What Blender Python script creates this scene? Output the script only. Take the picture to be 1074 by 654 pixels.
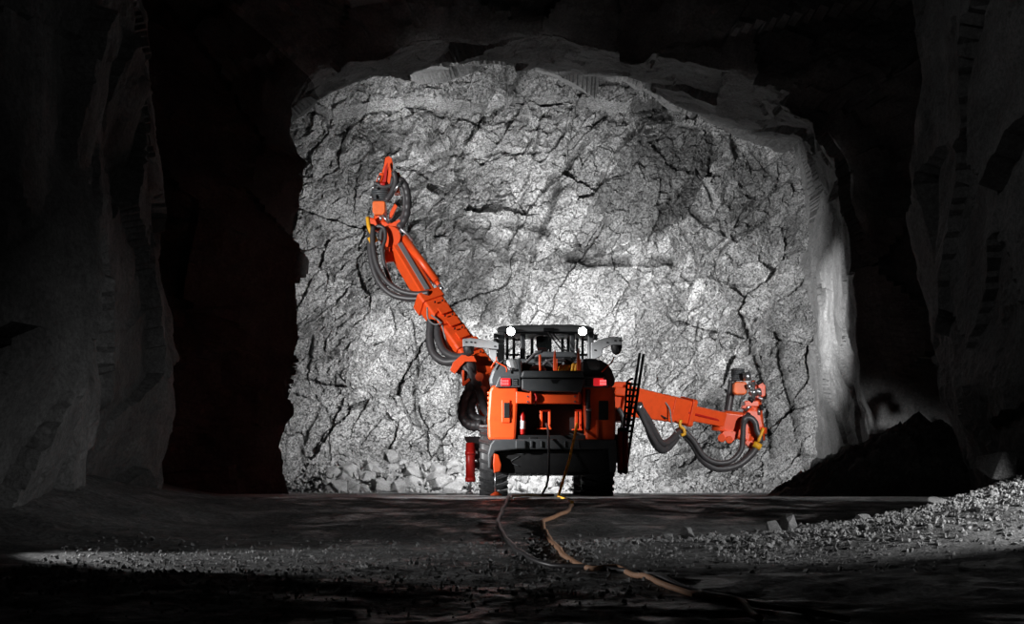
import bpy, bmesh, math, random
import numpy as np
from mathutils import Vector, Matrix, noise, Euler

for o in list(bpy.data.objects):
    bpy.data.objects.remove(o)
SC = bpy.context.scene
COL = SC.collection
PI = math.pi
R = math.radians

# ------------------------------------------------------------------ camera, world, lights
F, HZ, ZC = 1790.0, 507.0, 0.25          # focal length in pixels, horizon row, camera height


def P(px, py, Y):
    """point of the place seen at pixel (px, py), Y metres away"""
    s = F / Y
    return Vector(((px - 537) / s, Y, ZC + (HZ - py) / s))


cam = bpy.data.cameras.new('camera')
cam_o = bpy.data.objects.new('camera', cam)
COL.objects.link(cam_o)
cam_o.location = (0, 0, ZC)
cam_o.rotation_euler = (PI / 2, 0, 0)
cam.sensor_width = 36
cam.lens = F / 1074 * 36
cam.shift_y = (HZ - 327) / 1074
cam.clip_end = 300
SC.camera = cam_o

w = bpy.data.worlds.new('world')
SC.world = w
w.use_nodes = True
w.node_tree.nodes['Background'].inputs[0].default_value = (0.5, 0.5, 0.52, 1)
w.node_tree.nodes['Background'].inputs[1].default_value = 0.0004

SC.view_settings.view_transform = 'Standard'
SC.view_settings.look = 'None'
SC.view_settings.exposure = 0
SC.view_settings.gamma = 1
SC.view_settings.use_curve_mapping = False


def spot(name, loc, target, power, angle, blend=0.3, radius=0.1, color=(1, 1, 1)):
    l = bpy.data.lights.new(name, 'SPOT')
    l.energy = power
    l.spot_size = R(angle)
    l.spot_blend = blend
    l.shadow_soft_size = radius
    l.color = color
    o = bpy.data.objects.new(name, l)
    COL.objects.link(o)
    o.location = loc
    o.rotation_euler = (Vector(target) - Vector(loc)).to_track_quat('-Z', 'Y').to_euler()
    return o


# left key light, divided into unseen spots, one per target
KL = (-12.0, 26.3, 5.2)
spot('rig_key_spot', KL, (-2.0, 34.4, 1.9), 42000, 19.5, 1.0, 0.2)
spot('boom_key_spot', KL, (-1.7, 41, 5.4), 13500, 23.5, 0.3, 0.12)
spot('wall_key_spot', (-12.0, 27.2, 9.0), (8.2, 45.0, 4.6), 130000, 9.5, 1.0, 0.12)  # wall share of the key, raised so boom shadows miss it
spot('floor_fill_spot', (-9.5, 31.5, 1.9), (3.5, 29.6, 0.0), 12000, 25, 0.5, 0.1)  # separate unseen spot added to brighten the far floor strip
# unseen fill spot added on the right for the right boom
spot('boom_fill_spot', (9.2, 29.8, 3.4), (4.0, 40.2, 1.8), 3900, 28, 0.5, 0.12)
# work lights of the rig, on the front edge of its cab
spot('work_light', (0.15, 41.8, 3.6), (-1.2, 50, 4.3), 5900, 114, 0.8, 0.08)
spot('work_light', (1.75, 41.8, 3.6), (2.9, 50, 3.4), 5900, 114, 0.8, 0.08)
# unseen fill spots added behind the left pillar for face and ledge
spot('drift_fill_spot', (-7.6, 43.4, 4.2), (0.5, 50, 6.5), 6500, 114, 0.6, 0.12)
spot('drift_fill_spot', (-6.6, 45.6, 6.5), (-0.5, 49.5, 11.8), 2800, 56, 0.8, 0.12)
# lamps low in the side recesses near the camera
spot('gravel_lamp', (6.9, 15.6, 1.1), (3.4, 17.6, -0.25), 1100, 62, 0.6, 0.03)
spot('ground_lamp', (-6.3, 16.6, 0.5), (-1.6, 16.3, -0.6), 750, 40, 0.7, 0.03)
# weak unseen fill spots added to lift the near walls
spot('wall_fill_spot', (4.0, 16.0, 8.5), (-5.8, 22, 4.5), 75, 44, 0.9, 0.3)
spot('wall_fill_spot', (-4.0, 16.0, 8.5), (6.9, 22, 4.5), 250, 44, 0.9, 0.3)

# ------------------------------------------------------------------ materials
MATS = {}


def new_mat(name):
    m = bpy.data.materials.new(name)
    m.use_nodes = True
    MATS[name] = m
    return m, m.node_tree.nodes, m.node_tree.links, m.node_tree.nodes['Principled BSDF']


def plain(name, col, rough=0.5, metal=0.0, dirt=0.25, dirtcol=None, scale=6, coat=0.0, emis=None, es=0):
    m, N, L, b = new_mat(name)
    b.inputs['Roughness'].default_value = rough
    b.inputs['Metallic'].default_value = metal
    b.inputs['Coat Weight'].default_value = coat
    tc = N.new('ShaderNodeTexCoord')
    n = N.new('ShaderNodeTexNoise')
    n.inputs['Scale'].default_value = scale
    n.inputs['Detail'].default_value = 6
    n.inputs['Roughness'].default_value = 0.65
    L.new(tc.outputs['Object'], n.inputs['Vector'])
    r = N.new('ShaderNodeValToRGB')
    r.color_ramp.elements[0].position = 0.45
    r.color_ramp.elements[1].position = 0.75
    d = dirtcol or tuple(c * 0.45 for c in col)
    r.color_ramp.elements[0].color = (*col, 1)
    r.color_ramp.elements[1].color = (*[c * (1 - dirt) + e * dirt for c, e in zip(col, d)], 1)
    L.new(n.outputs['Fac'], r.inputs['Fac'])
    L.new(r.outputs['Color'], b.inputs['Base Color'])
    if emis:
        b.inputs['Emission Color'].default_value = (*emis, 1)
        b.inputs['Emission Strength'].default_value = es
    return m


plain('orange_paint', (0.95, 0.10, 0.018), 0.38, 0, 0.3, (0.5, 0.04, 0.012), 5, coat=0.3)
plain('amber_paint', (0.95, 0.17, 0.03), 0.45, 0, 0.3, coat=0.2)
plain('red_paint', (0.55, 0.015, 0.01), 0.4, 0, 0.4, coat=0.2)
plain('charcoal_paint', (0.075, 0.08, 0.085), 0.45, 0, 0.5, (0.12, 0.12, 0.12), 9)
plain('grey_paint', (0.22, 0.225, 0.23), 0.45, 0, 0.4, (0.15, 0.15, 0.15), 9)
plain('light_grey_paint', (0.5, 0.51, 0.52), 0.45, 0, 0.4, (0.3, 0.3, 0.3), 9)
plain('black_rubber', (0.01, 0.01, 0.011), 0.55, 0, 0.6, (0.05, 0.05, 0.05), 20)
plain('hose_rubber', (0.055, 0.052, 0.055), 0.42, 0, 0.5, (0.09, 0.085, 0.085), 12)
plain('black_steel', (0.012, 0.012, 0.013), 0.5, 0.2, 0.5, (0.03, 0.03, 0.03), 12)
plain('steel', (0.62, 0.63, 0.65), 0.28, 0.9, 0.5, (0.3, 0.3, 0.3), 15)
plain('brushed_cover', (0.72, 0.73, 0.74), 0.35, 0.55, 0.5, (0.4, 0.4, 0.4), 10)
plain('yellow_rubber', (0.85, 0.42, 0.02), 0.5, 0, 0.3)
plain('worn_orange_cable', (0.5, 0.27, 0.16), 0.6, 0, 0.5, (0.5, 0.38, 0.3), 14)
plain('white_label', (0.75, 0.72, 0.72), 0.6)
plain('red_lens', (0.6, 0.01, 0.015), 0.3, emis=(1, 0.03, 0.04), es=0.5)
plain('red_lamp', (0.8, 0.02, 0.02), 0.3, emis=(1, 0.10, 0.10), es=2.5)
plain('white_lamp', (0.9, 0.9, 0.9), 0.3, emis=(1, 1, 1), es=60)

m, N, L, b = new_mat('glass')
b.inputs['Base Color'].default_value = (0.03, 0.035, 0.035, 1)
b.inputs['Roughness'].default_value = 0.03
b.inputs['Alpha'].default_value = 0.16


def rock_mat(name, lo, hi, speck=0.6, bump=0.5, rough=0.75, scale=1.0, spec=0.3, attr=True, wet=False):
    m, N, L, b = new_mat(name)
    tc = N.new('ShaderNodeTexCoord')
    geo = N.new('ShaderNodeNewGeometry')

    def nz(sc, det=8, ro=0.6):
        n = N.new('ShaderNodeTexNoise')
        n.inputs['Scale'].default_value = sc * scale
        n.inputs['Detail'].default_value = det
        n.inputs['Roughness'].default_value = ro
        L.new(tc.outputs['Object'], n.inputs['Vector'])
        return n
    n1 = nz(0.9, 10, 0.68)
    r1 = N.new('ShaderNodeValToRGB')
    r1.color_ramp.elements[0].position = 0.34
    r1.color_ramp.elements[1].position = 0.66
    r1.color_ramp.elements[0].color = (lo, lo, lo, 1)
    r1.color_ramp.elements[1].color = (hi, hi, hi, 1)
    L.new(n1.outputs['Fac'], r1.inputs['Fac'])
    # fine mineral speckle
    n2 = nz(17, 2.5, 0.9)
    mr = N.new('ShaderNodeMapRange')
    mr.inputs['From Min'].default_value = 0.36
    mr.inputs['From Max'].default_value = 0.64
    mr.inputs['To Min'].default_value = 1 - speck
    mr.inputs['To Max'].default_value = 1 + speck
    L.new(n2.outputs['Fac'], mr.inputs['Value'])
    mul = N.new('ShaderNodeMix')
    mul.data_type = 'RGBA'
    mul.blend_type = 'MULTIPLY'
    mul.inputs['Factor'].default_value = 1
    L.new(r1.outputs['Color'], mul.inputs['A'])
    L.new(mr.outputs['Result'], mul.inputs['B'])
    out = mul.outputs['Result']
    if attr:
        a = N.new('ShaderNodeAttribute')
        a.attribute_name = 'rock_light_tone'
        m2 = N.new('ShaderNodeMix')
        m2.data_type = 'RGBA'
        m2.blend_type = 'MULTIPLY'
        m2.inputs['Factor'].default_value = 1
        L.new(out, m2.inputs['A'])
        L.new(a.outputs['Fac'], m2.inputs['B'])
        out = m2.outputs['Result']
    L.new(out, b.inputs['Base Color'])
    b.inputs['Roughness'].default_value = rough
    b.inputs['Specular IOR Level'].default_value = spec
    if wet:
        n4 = nz(1.6, 4, 0.6)
        mr2 = N.new('ShaderNodeMapRange')
        mr2.inputs['From Min'].default_value = 0.45
        mr2.inputs['From Max'].default_value = 0.6
        mr2.inputs['To Min'].default_value = rough
        mr2.inputs['To Max'].default_value = 0.28
        L.new(n4.outputs['Fac'], mr2.inputs['Value'])
        L.new(mr2.outputs['Result'], b.inputs['Roughness'])
    n3 = nz(6, 10, 0.75)
    bp = N.new('ShaderNodeBump')
    bp.inputs['Strength'].default_value = bump
    bp.inputs['Distance'].default_value = 0.12
    L.new(n3.outputs['Fac'], bp.inputs['Height'])
    v = N.new('ShaderNodeTexVoronoi')
    v.inputs['Scale'].default_value = 9 * scale
    L.new(tc.outputs['Object'], v.inputs['Vector'])
    bp2 = N.new('ShaderNodeBump')
    bp2.inputs['Strength'].default_value = bump * 0.6
    bp2.inputs['Distance'].default_value = 0.05
    L.new(v.outputs['Distance'], bp2.inputs['Height'])
    L.new(bp.outputs['Normal'], bp2.inputs['Normal'])
    L.new(bp2.outputs['Normal'], b.inputs['Normal'])
    return m


rock_mat('face_rock', 0.11, 0.21, 0.85, 0.7, 0.62)
rock_mat('smooth_rock', 0.09, 0.17, 0.25, 0.5, 0.8)
rock_mat('dull_rock', 0.07, 0.16, 0.3, 0.6, 0.85)
rock_mat('shaded_rock', 0.03, 0.06, 0.3, 0.6, 0.85)  # rock with the left pillar's shade put into its colour
rock_mat('ground_rock', 0.07, 0.17, 0.5, 0.8, 0.75, wet=True)
rock_mat('loose_rock', 0.15, 0.28, 0.4, 0.5, 0.75, scale=2.0, attr=False)

# ------------------------------------------------------------------ object helpers


def setp(o, label=None, cat=None, group=None, kind=None):
    if label:
        o['label'] = label
    if cat:
        o['category'] = cat
    if group:
        o['group'] = group
    if kind:
        o['kind'] = kind
    return o


def np_mesh(name, co, faces, mat, smooth=True, attr=None):
    me = bpy.data.meshes.new(name)
    nv, nf = len(co), len(faces)
    me.vertices.add(nv)
    me.vertices.foreach_set('co', np.ascontiguousarray(co, dtype=np.float32).ravel())
    me.loops.add(nf * 4)
    me.loops.foreach_set('vertex_index', np.ascontiguousarray(faces, dtype=np.int32).ravel())
    me.polygons.add(nf)
    me.polygons.foreach_set('loop_start', np.arange(0, nf * 4, 4, dtype=np.int32))
    me.polygons.foreach_set('loop_total', np.full(nf, 4, dtype=np.int32))
    me.update(calc_edges=True)
    me.polygons.foreach_set('use_smooth', np.full(nf, smooth))
    if attr is not None:
        a = me.attributes.new('rock_light_tone', 'FLOAT', 'POINT')  # rock tone, with some light and shade painted in
        a.data.foreach_set('value', np.ascontiguousarray(attr, dtype=np.float32).ravel())
    me.materials.append(MATS[mat])
    me.validate()
    o = bpy.data.objects.new(name, me)
    COL.objects.link(o)
    return o


def grid_faces(nu, nv):
    i = np.arange(nu - 1)[:, None]
    j = np.arange(nv - 1)[None, :]
    a = i * nv + j
    return np.stack([a, a + nv, a + nv + 1, a + 1], -1).reshape(-1, 4)


# ---- vectorised noises
def hsh(ix, iy, seed):
    h = (ix.astype(np.int64) * 374761393 + iy.astype(np.int64) * 668265263 + seed * 2147483647) & 0xffffffff
    h = ((h ^ (h >> 13)) * 1274126177) & 0xffffffff
    h = h ^ (h >> 16)
    return (h & 0xffff) / 65535.0


def vnoise(x, y, seed=0):
    ix, iy = np.floor(x), np.floor(y)
    fx, fy = x - ix, y - iy
    fx = fx * fx * fx * (fx * (fx * 6 - 15) + 10)
    fy = fy * fy * fy * (fy * (fy * 6 - 15) + 10)
    a, b_ = hsh(ix, iy, seed), hsh(ix + 1, iy, seed)
    c, d = hsh(ix, iy + 1, seed), hsh(ix + 1, iy + 1, seed)
    return (a * (1 - fx) + b_ * fx) * (1 - fy) + (c * (1 - fx) + d * fx) * fy


def fbm(x, y, seed=0, octv=5, gain=0.5):
    s, a, t = 0, 1.0, 0
    for k in range(octv):
        s = s + a * (vnoise(x * 2 ** k + 17.3 * k, y * 2 ** k - 9.1 * k, seed + k) - 0.5)
        t += a
        a *= gain
    return s / t * 2


def facets(x, y, cell, tilt, off, seed, stretch=1.0, ang=0.0):
    """angular broken-rock relief: every Voronoi cell is its own tilted plane"""
    ca, sa = math.cos(ang), math.sin(ang)
    u, v = (x * ca + y * sa) / cell / stretch, (-x * sa + y * ca) / cell
    iu, iv = np.floor(u), np.floor(v)
    best = np.full(u.shape, 1e9)
    sec = np.full(u.shape, 1e9)
    val = np.zeros(u.shape)
    idv = np.zeros(u.shape)
    for du in (-1, 0, 1):
        for dv in (-1, 0, 1):
            cu, cv = iu + du, iv + dv
            qx = cu + 0.1 + 0.8 * hsh(cu, cv, seed)
            qy = cv + 0.1 + 0.8 * hsh(cu, cv, seed + 1)
            d = (u - qx) ** 2 + (v - qy) ** 2
            near = d < best
            sec = np.where(near, best, np.minimum(sec, d))
            pl = ((hsh(cu, cv, seed + 2) - 0.5) * 2 * tilt * (u - qx) + (hsh(cu, cv, seed + 3) - 0.5) * 2 * tilt * (v - qy)) * cell \
                + (hsh(cu, cv, seed + 4) - 0.5) * 2 * off
            val = np.where(near, pl, val)
            idv = np.where(near, hsh(cu, cv, seed + 5), idv)
            best = np.where(near, d, best)
    return val, np.sqrt(sec) - np.sqrt(best), idv


def seg_dist(x, y, pts):
    best = np.full(x.shape, 1e9)
    for (x0, y0), (x1, y1) in zip(pts[:-1], pts[1:]):
        dx, dy = x1 - x0, y1 - y0
        t = np.clip(((x - x0) * dx + (y - y0) * dy) / (dx * dx + dy * dy + 1e-9), 0, 1)
        best = np.minimum(best, np.hypot(x - x0 - t * dx, y - y0 - t * dy))
    return best


def in_poly(x, y, pts):
    ins = np.zeros(x.shape, bool)
    n = len(pts)
    for i in range(n):
        x0, y0 = pts[i]
        x1, y1 = pts[(i + 1) % n]
        c = ((y0 > y) != (y1 > y)) & (x < (x1 - x0) * (y - y0) / (y1 - y0 + 1e-12) + x0)
        ins ^= c
    return ins


# ------------------------------------------------------------------ the rock face at the end of the drift
FY = 50.0


def build_face():
    nu, nv = 600, 400
    X = np.linspace(-9.8, 10.2, nu)[:, None] * np.ones(nv)
    Z = np.ones(nu)[:, None] * np.linspace(-0.5, 13.0, nv)
    wx = X + 0.2 * fbm(X * 0.8, Z * 0.8, 3) + 0.05 * fbm(X * 4, Z * 4, 8)
    wz = Z + 0.2 * fbm(X * 0.8 + 40, Z * 0.8, 5) + 0.05 * fbm(X * 4, Z * 4 + 30, 9)
    h = 0.9 * fbm(X * 0.16, Z * 0.16, 11, 3)
    a, e1, i1 = facets(wx, wz, 1.9, 0.34, 0.14, 20, 2.0, 1.05)
    b_, e2, i2 = facets(wx, wz, 0.62, 0.42, 0.05, 30, 1.9, 0.95)
    c, e3, i3 = facets(wx + 0.1 * b_, wz, 0.22, 0.5, 0.02, 40, 1.6, 0.6)
    h = h + a + b_ + c + 0.07 * fbm(X * 3, Z * 3, 50, 5, 0.6)
    # pixel frame for placing seams, tone patches and painted shade
    s = F / FY
    wob = 5 * fbm(X * 1.3, Z * 1.3, 70, 4)
    px = 537 + X * s + wob
    py = HZ - (Z - ZC) * s + 5 * fbm(X * 1.3 + 9, Z * 1.3, 71, 4)
    tone = 1.05 + 0.45 * fbm(X * 0.5, Z * 0.5, 60, 5, 0.6) + 0.35 * (i2 - 0.5) + 0.35 * (i3 - 0.5) + 0.30 * (i1 - 0.5)
    cracks_and_shade = [  # polyline, half width px, depth m, darkness
        ([(571, 124), (558, 171), (542, 236), (531, 267)], 1.5, 0.10, 0.45),
        ([(636, 118), (602, 168), (583, 210), (568, 244), (552, 300), (540, 342)], 2.6, 0.16, 0.35),
        ([(424, 120), (443, 116), (473, 124), (515, 129), (557, 127)], 1.3, 0.10, 0.45),
        ([(485, 240), (505, 256), (535, 275)], 4.0, 0.15, 0.45),
        ([(525, 237), (546, 238), (573, 245)], 3.6, 0.20, 0.35),
        ([(600, 272), (640, 276), (667, 271), (703, 277)], 4.0, 0.30, 0.30),  # shade under the overhang, painted along its cut
        ([(355, 429), (375, 428), (399, 424)], 2.0, 0.15, 0.45),
        ([(326, 352), (326, 383)], 1.6, 0.12, 0.35),
        ([(353, 390), (354, 408)], 1.4, 0.12, 0.4),
        ([(424, 235), (440, 262), (455, 292)], 3.0, 0.12, 0.5),  # cast shadow of the left boom's hose, painted as a dark line
        ([(412, 168), (424, 160), (432, 150)], 2.4, 0.12, 0.35),
        ([(416, 175), (436, 176)], 1.6, 0.10, 0.4),
        ([(500, 163), (524, 158), (552, 162), (575, 160)], 1.5, 0.12, 0.5),
        ([(470, 140), (480, 125)], 1.2, 0.1, 0.5),
        ([(497, 228), (502, 208)], 1.3, 0.1, 0.5),
        ([(722, 222), (738, 236), (752, 231)], 2.6, 0.16, 0.4),
        ([(728, 180), (740, 200), (752, 224), (757, 250)], 1.8, 0.14, 0.5),
        ([(700, 330), (712, 340), (726, 336)], 1.6, 0.12, 0.5),
        ([(686, 300), (745, 292), (790, 300)], 1.3, 0.1, 0.55),
        ([(780, 330), (790, 370), (805, 420), (815, 480)], 2.2, 0.18, 0.5),
        ([(812, 350), (822, 400), (835, 440), (845, 500)], 2.6, 0.25, 0.45),
        ([(735, 330), (733, 380), (742, 400)], 1.4, 0.12, 0.55),
        ([(430, 330), (436, 380), (432, 420), (440, 450)], 1.5, 0.12, 0.55),
        ([(320, 500), (316, 470), (330, 430)], 2.0, 0.14, 0.5),
        ([(330, 415), (348, 450), (345, 490)], 1.2, 0.1, 0.6),
        ([(470, 330), (480, 400), (476, 440)], 1.3, 0.1, 0.6),
        ([(700, 210), (680, 250), (668, 285)], 1.5, 0.1, 0.55),
        ([(350, 255), (380, 240), (392, 200)], 1.2, 0.1, 0.6),
        ([(745, 290), (770, 250), (815, 225)], 1.4, 0.12, 0.55),
    ]
    for pts, hw, dep, dk in cracks_and_shade:
        d = seg_dist(px, py, pts)
        k = np.clip(1.6 - d / hw, 0, 1) * np.clip(0.25 + 1.5 * vnoise(X * 2.2, Z * 2.2, 93), 0, 1)
        h = h + 0.7 * dep * k
        tone = tone * (1 - (1 - dk) * k)
    # small joint cracks following the jointing of the rock
    k2 = np.clip(1 - e2 / 0.07, 0, 1) * (vnoise(X * 0.6, Z * 0.6, 90) > 0.66)
    k1 = np.clip(1 - e1 / 0.03, 0, 1) * (vnoise(X * 0.4, Z * 0.4, 91) > 0.62)
    h = h + 0.03 * k2 + 0.05 * k1
    tone = tone * (1 - 0.25 * k2) * (1 - 0.3 * k1)
    polys = [  # darker and lighter tone patches with their own outline
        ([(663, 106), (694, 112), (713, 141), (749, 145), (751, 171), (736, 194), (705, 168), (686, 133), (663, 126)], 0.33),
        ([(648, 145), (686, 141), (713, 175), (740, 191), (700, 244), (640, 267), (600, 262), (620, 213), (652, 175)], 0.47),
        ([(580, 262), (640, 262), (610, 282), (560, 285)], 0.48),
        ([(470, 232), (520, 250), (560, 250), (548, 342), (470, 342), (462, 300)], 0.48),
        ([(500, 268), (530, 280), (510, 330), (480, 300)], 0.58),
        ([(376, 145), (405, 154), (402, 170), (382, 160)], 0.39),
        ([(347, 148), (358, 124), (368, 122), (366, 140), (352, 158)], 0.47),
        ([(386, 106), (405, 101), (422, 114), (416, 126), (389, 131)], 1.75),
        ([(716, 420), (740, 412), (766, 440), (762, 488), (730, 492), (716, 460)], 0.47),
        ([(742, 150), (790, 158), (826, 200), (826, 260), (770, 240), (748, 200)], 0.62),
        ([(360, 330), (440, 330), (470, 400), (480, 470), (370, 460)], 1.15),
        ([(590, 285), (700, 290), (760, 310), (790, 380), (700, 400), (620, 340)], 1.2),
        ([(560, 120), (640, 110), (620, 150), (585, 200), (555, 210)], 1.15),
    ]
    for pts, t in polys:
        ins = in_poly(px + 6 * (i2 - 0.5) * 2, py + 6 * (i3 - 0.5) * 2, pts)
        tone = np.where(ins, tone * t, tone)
    # hanging ledge under the roof: flat layered slabs that step towards the camera
    led = np.clip((Z - 11.2 + 0.25 * fbm(X * 0.6, Z * 0, 95, 3)) / 0.15, 0, 1) * (X < 4.4)
    lay = np.floor((Z + 0.15 * fbm(X * 0.35, Z * 0.3, 96, 3)) / 0.22)
    h = h - led * (0.6 + 0.35 * (Z - 11.2)) - led * 0.12 * hsh(lay, lay * 0, 97)
    # foot of the wall swells forward
    h = h - 0.45 * np.clip(1.2 - Z, 0, 1.7) ** 1.3
    # flanks run forward into the side walls
    h = h - 0.9 * np.clip(X - 7.6 - 0.3 * fbm(Z * 0.7, X * 0.1, 98, 3), 0, 3) ** 1.2
    h = np.clip(h, -3.2, 2.5)
    co = np.stack([X, FY + h, Z], -1).reshape(-1, 3)
    f = grid_faces(nu, nv)
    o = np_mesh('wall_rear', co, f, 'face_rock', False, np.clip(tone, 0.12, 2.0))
    setp(o, 'blasted grey rock face closing the drift behind the rig', None, None, 'structure')


build_face()

# ------------------------------------------------------------------ drift mouth: pillar, brow, roof and right wall
PAIRS = [((300, 575), (226, 545)), ((292, 500), (225, 500)), ((291, 470), (225, 450)), ((299, 440), (225, 420)),
         ((303, 400), (225, 380)), ((306, 360), (225, 340)), ((308, 320), (225, 300)), ((315, 270), (228, 260)),
         ((314, 200), (232, 210)), ((316, 165), (240, 170)), ((305, 135), (255, 140)), ((306, 112), (280, 120)),
         ((320, 90), (310, 106)), ((332, 68), (345, 96)), ((360, 56), (385, 86)), ((430, 52), (440, 82)),
         ((520, 49), (530, 80)), ((600, 48), (600, 80)), ((660, 52), (655, 88)), ((710, 60), (700, 114)),
         ((760, 74), (745, 138)), ((810, 94), (790, 150)), ((862, 120), (828, 158)), ((893, 180), (832, 220)),
         ((896, 260), (832, 280)), ((899, 330), (833, 340)), ((905, 390), (835, 390)), ((912, 440), (845, 440)),
         ((915, 490), (850, 490)), ((912, 575), (850, 545))]
NY = 42.0


def build_mouth():
    n0 = len(PAIRS)
    near = np.array([[P(a[0], a[1], NY).x, P(a[0], a[1], NY).z] for a, _ in PAIRS])
    far = np.array([[P(b_[0], b_[1], 50.6).x, P(b_[0], b_[1], 50.6).z] for _, b_ in PAIRS])
    M = 820
    dist = np.concatenate([[0], np.cumsum(np.hypot(*(near[1:] - near[:-1]).T))])
    t = np.linspace(0, dist[-1], M)
    nx, nz = np.interp(t, dist, near[:, 0]), np.interp(t, dist, near[:, 1])
    fx, fz = np.interp(t, dist, far[:, 0]), np.interp(t, dist, far[:, 1])
    K1, K2 = 110, 60
    cx, cz = 1.5, 3.0
    rx, rz = nx - cx, nz - cz
    rl = np.hypot(rx, rz)
    rx, rz = rx / rl, rz / rl
    rows = []
    for k in range(K1):
        q = k / (K1 - 1)                       # 0 far .. 1 near
        e = q ** 1.0
        rows.append(np.stack([fx + (nx - fx) * e, 50.6 + (NY - 50.6) * q + 0 * nx, fz + (nz - fz) * e], -1))
    for k in range(1, K2):
        q = k / (K2 - 1)
        out = 0.25 * q + 17 * q ** 1.6
        yy = NY - 0.9 * (1 - math.exp(-out / 1.2)) - 0.06 * out
        rows.append(np.stack([nx + rx * out * 1.15, yy + 0 * nx, nz + rz * out * 0.8 + 0 * nx], -1))
    co = np.array(rows)                        # K, M, 3
    K = co.shape[0]
    tt = np.ones(K)[:, None] * t
    ss = np.cumsum(np.concatenate([[0], np.linalg.norm(co[1:, M // 2] - co[:-1, M // 2], axis=1)]))[:, None] * np.ones(M)
    smooth_right = np.clip((tt - t[int(M * 0.72)]) / 4.0, 0, 1)
    w1 = tt + 0.3 * fbm(tt * 0.8, ss * 0.8, 111)
    w2 = ss + 0.3 * fbm(tt * 0.8 + 9, ss * 0.8, 112)
    a, e1, i1 = facets(w1, w2, 1.9, 0.25, 0.12, 120, 1.3, 0.5)
    b_, e2, i2 = facets(w1, w2, 0.6, 0.3, 0.05, 130, 1.4, 0.2)
    d = 0.35 * fbm(tt * 0.3, ss * 0.3, 115, 3) + a * (1 - 0.65 * smooth_right) + 0.45 * b_ * (1 - 0.6 * smooth_right) + 0.1 * fbm(tt * 1.5, ss * 1.5, 116, 5, 0.55)
    inner = np.zeros(K)
    inner[:K1] = 1
    for k in range(K1, K):
        inner[k] = max(0, 1 - (k - K1) / 8)
    inner = inner[:, None]
    co[:, :, 0] += rx * d * inner
    co[:, :, 2] += rz * d * inner
    co[:, :, 1] += -d * (1 - inner) * 1.3
    co[:, :, 2] = np.maximum(co[:, :, 2], -1.6)
    tone = 1 + 0.35 * fbm(tt * 0.5, ss * 0.5, 140, 4) + 0.25 * (i1 - 0.5) + 0.2 * (i2 - 0.5)
    tone = np.clip(tone, 0.3, 1.6)
    cuts = [('wall_left', 0, int(M * 0.33)), ('ceiling', int(M * 0.33), int(M * 0.69)), ('wall_right', int(M * 0.69), M - 1)]
    lab = {'wall_left': 'shaded rock pillar left of the lit rock face', 'ceiling': 'rough rock roof and brow above the lit face',
           'wall_right': 'smoother rock side wall right of the lit face'}
    for nm, i0, i1_ in cuts:
        sub = co[:, i0:i1_ + 1]
        o = np_mesh(nm, sub.reshape(-1, 3), grid_faces(K, i1_ + 1 - i0), 'shaded_rock' if nm == 'wall_left' else 'smooth_rock', False, tone[:, i0:i1_ + 1].reshape(-1))
        setp(o, lab[nm], None, None, 'structure')


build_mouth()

# ------------------------------------------------------------------ walls near the camera


def resample(path, n):
    p = np.array(path, float)
    d = np.concatenate([[0], np.cumsum(np.linalg.norm(p[1:] - p[:-1], axis=1))])
    t = np.linspace(0, d[-1], n)
    q = np.stack([np.interp(t, d, p[:, k]) for k in range(p.shape[1])], -1)
    for _ in range(6):
        q[1:-1] = (q[:-2] + 2 * q[1:-1] + q[2:]) / 4
    return q, t


def build_side(name, path, seed, lean, label):
    n, nz = 360, 220
    q, t = resample(path, n)
    tan = np.gradient(q, axis=0)
    nor = np.stack([tan[:, 1], -tan[:, 0]], -1)
    nor /= np.linalg.norm(nor, axis=1)[:, None]
    z = np.linspace(-1.6, 14, nz)
    T = t[:, None] * np.ones(nz)
    Z = np.ones(n)[:, None] * z
    w1 = T + 0.5 * fbm(T * 0.5, Z * 0.3, seed)
    a, e1, i1 = facets(w1, Z, 1.6, 0.3, 0.06, seed + 10, 1.4, 0.9)
    b_, e2, i2 = facets(w1, Z, 0.5, 0.3, 0.03, seed + 20, 1.3, 0.7)
    d = 0.5 * fbm(T * 0.25, Z * 0.12, seed + 1, 3) + 0.6 * a + 0.3 * b_ + 0.12 * fbm(T * 1.4, Z * 1.0, seed + 2, 5, 0.55)
    d = d + np.interp(Z, lean[0], lean[1])
    X = q[:, 0:1] + nor[:, 0:1] * d
    Y = q[:, 1:2] + nor[:, 1:2] * d
    tone = np.clip(1 + 0.5 * fbm(T * 0.5, Z * 0.3, seed + 5, 4) + 0.3 * (i1 - 0.5), 0.25, 1.6)
    o = np_mesh(name, np.stack([X, Y, Z], -1).reshape(-1, 3), grid_faces(n, nz), 'dull_rock', False, tone)
    setp(o, label, None, None, 'structure')


build_side('wall_left_near', [(-7.8, 5), (-7.9, 14), (-7.2, 17.6), (-5.7, 18.4), (-5.35, 20.5), (-5.5, 24), (-5.85, 28), (-6.3, 29.0), (-8.5, 27.0), (-13, 22.3), (-19, 16)],
           200, ([-1.6, 0, 1.5, 6, 14], [-0.9, -0.4, 0.1, 0, -0.2]), 'dim rock wall along the left edge near the camera')
build_side('wall_right_near', [(22, 27.5), (11, 27.3), (7.4, 26.9), (6.15, 25.7), (6.0, 23.5), (6.3, 20), (7.3, 16.5), (8.2, 13), (8.6, 5)],
           300, ([-1.6, 0, 1.5, 4.5, 7.5, 14], [-1.4, -0.9, -0.35, 0.0, 0.25, 0.1]), 'dim rock pillar along the right edge near the camera')


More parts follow.
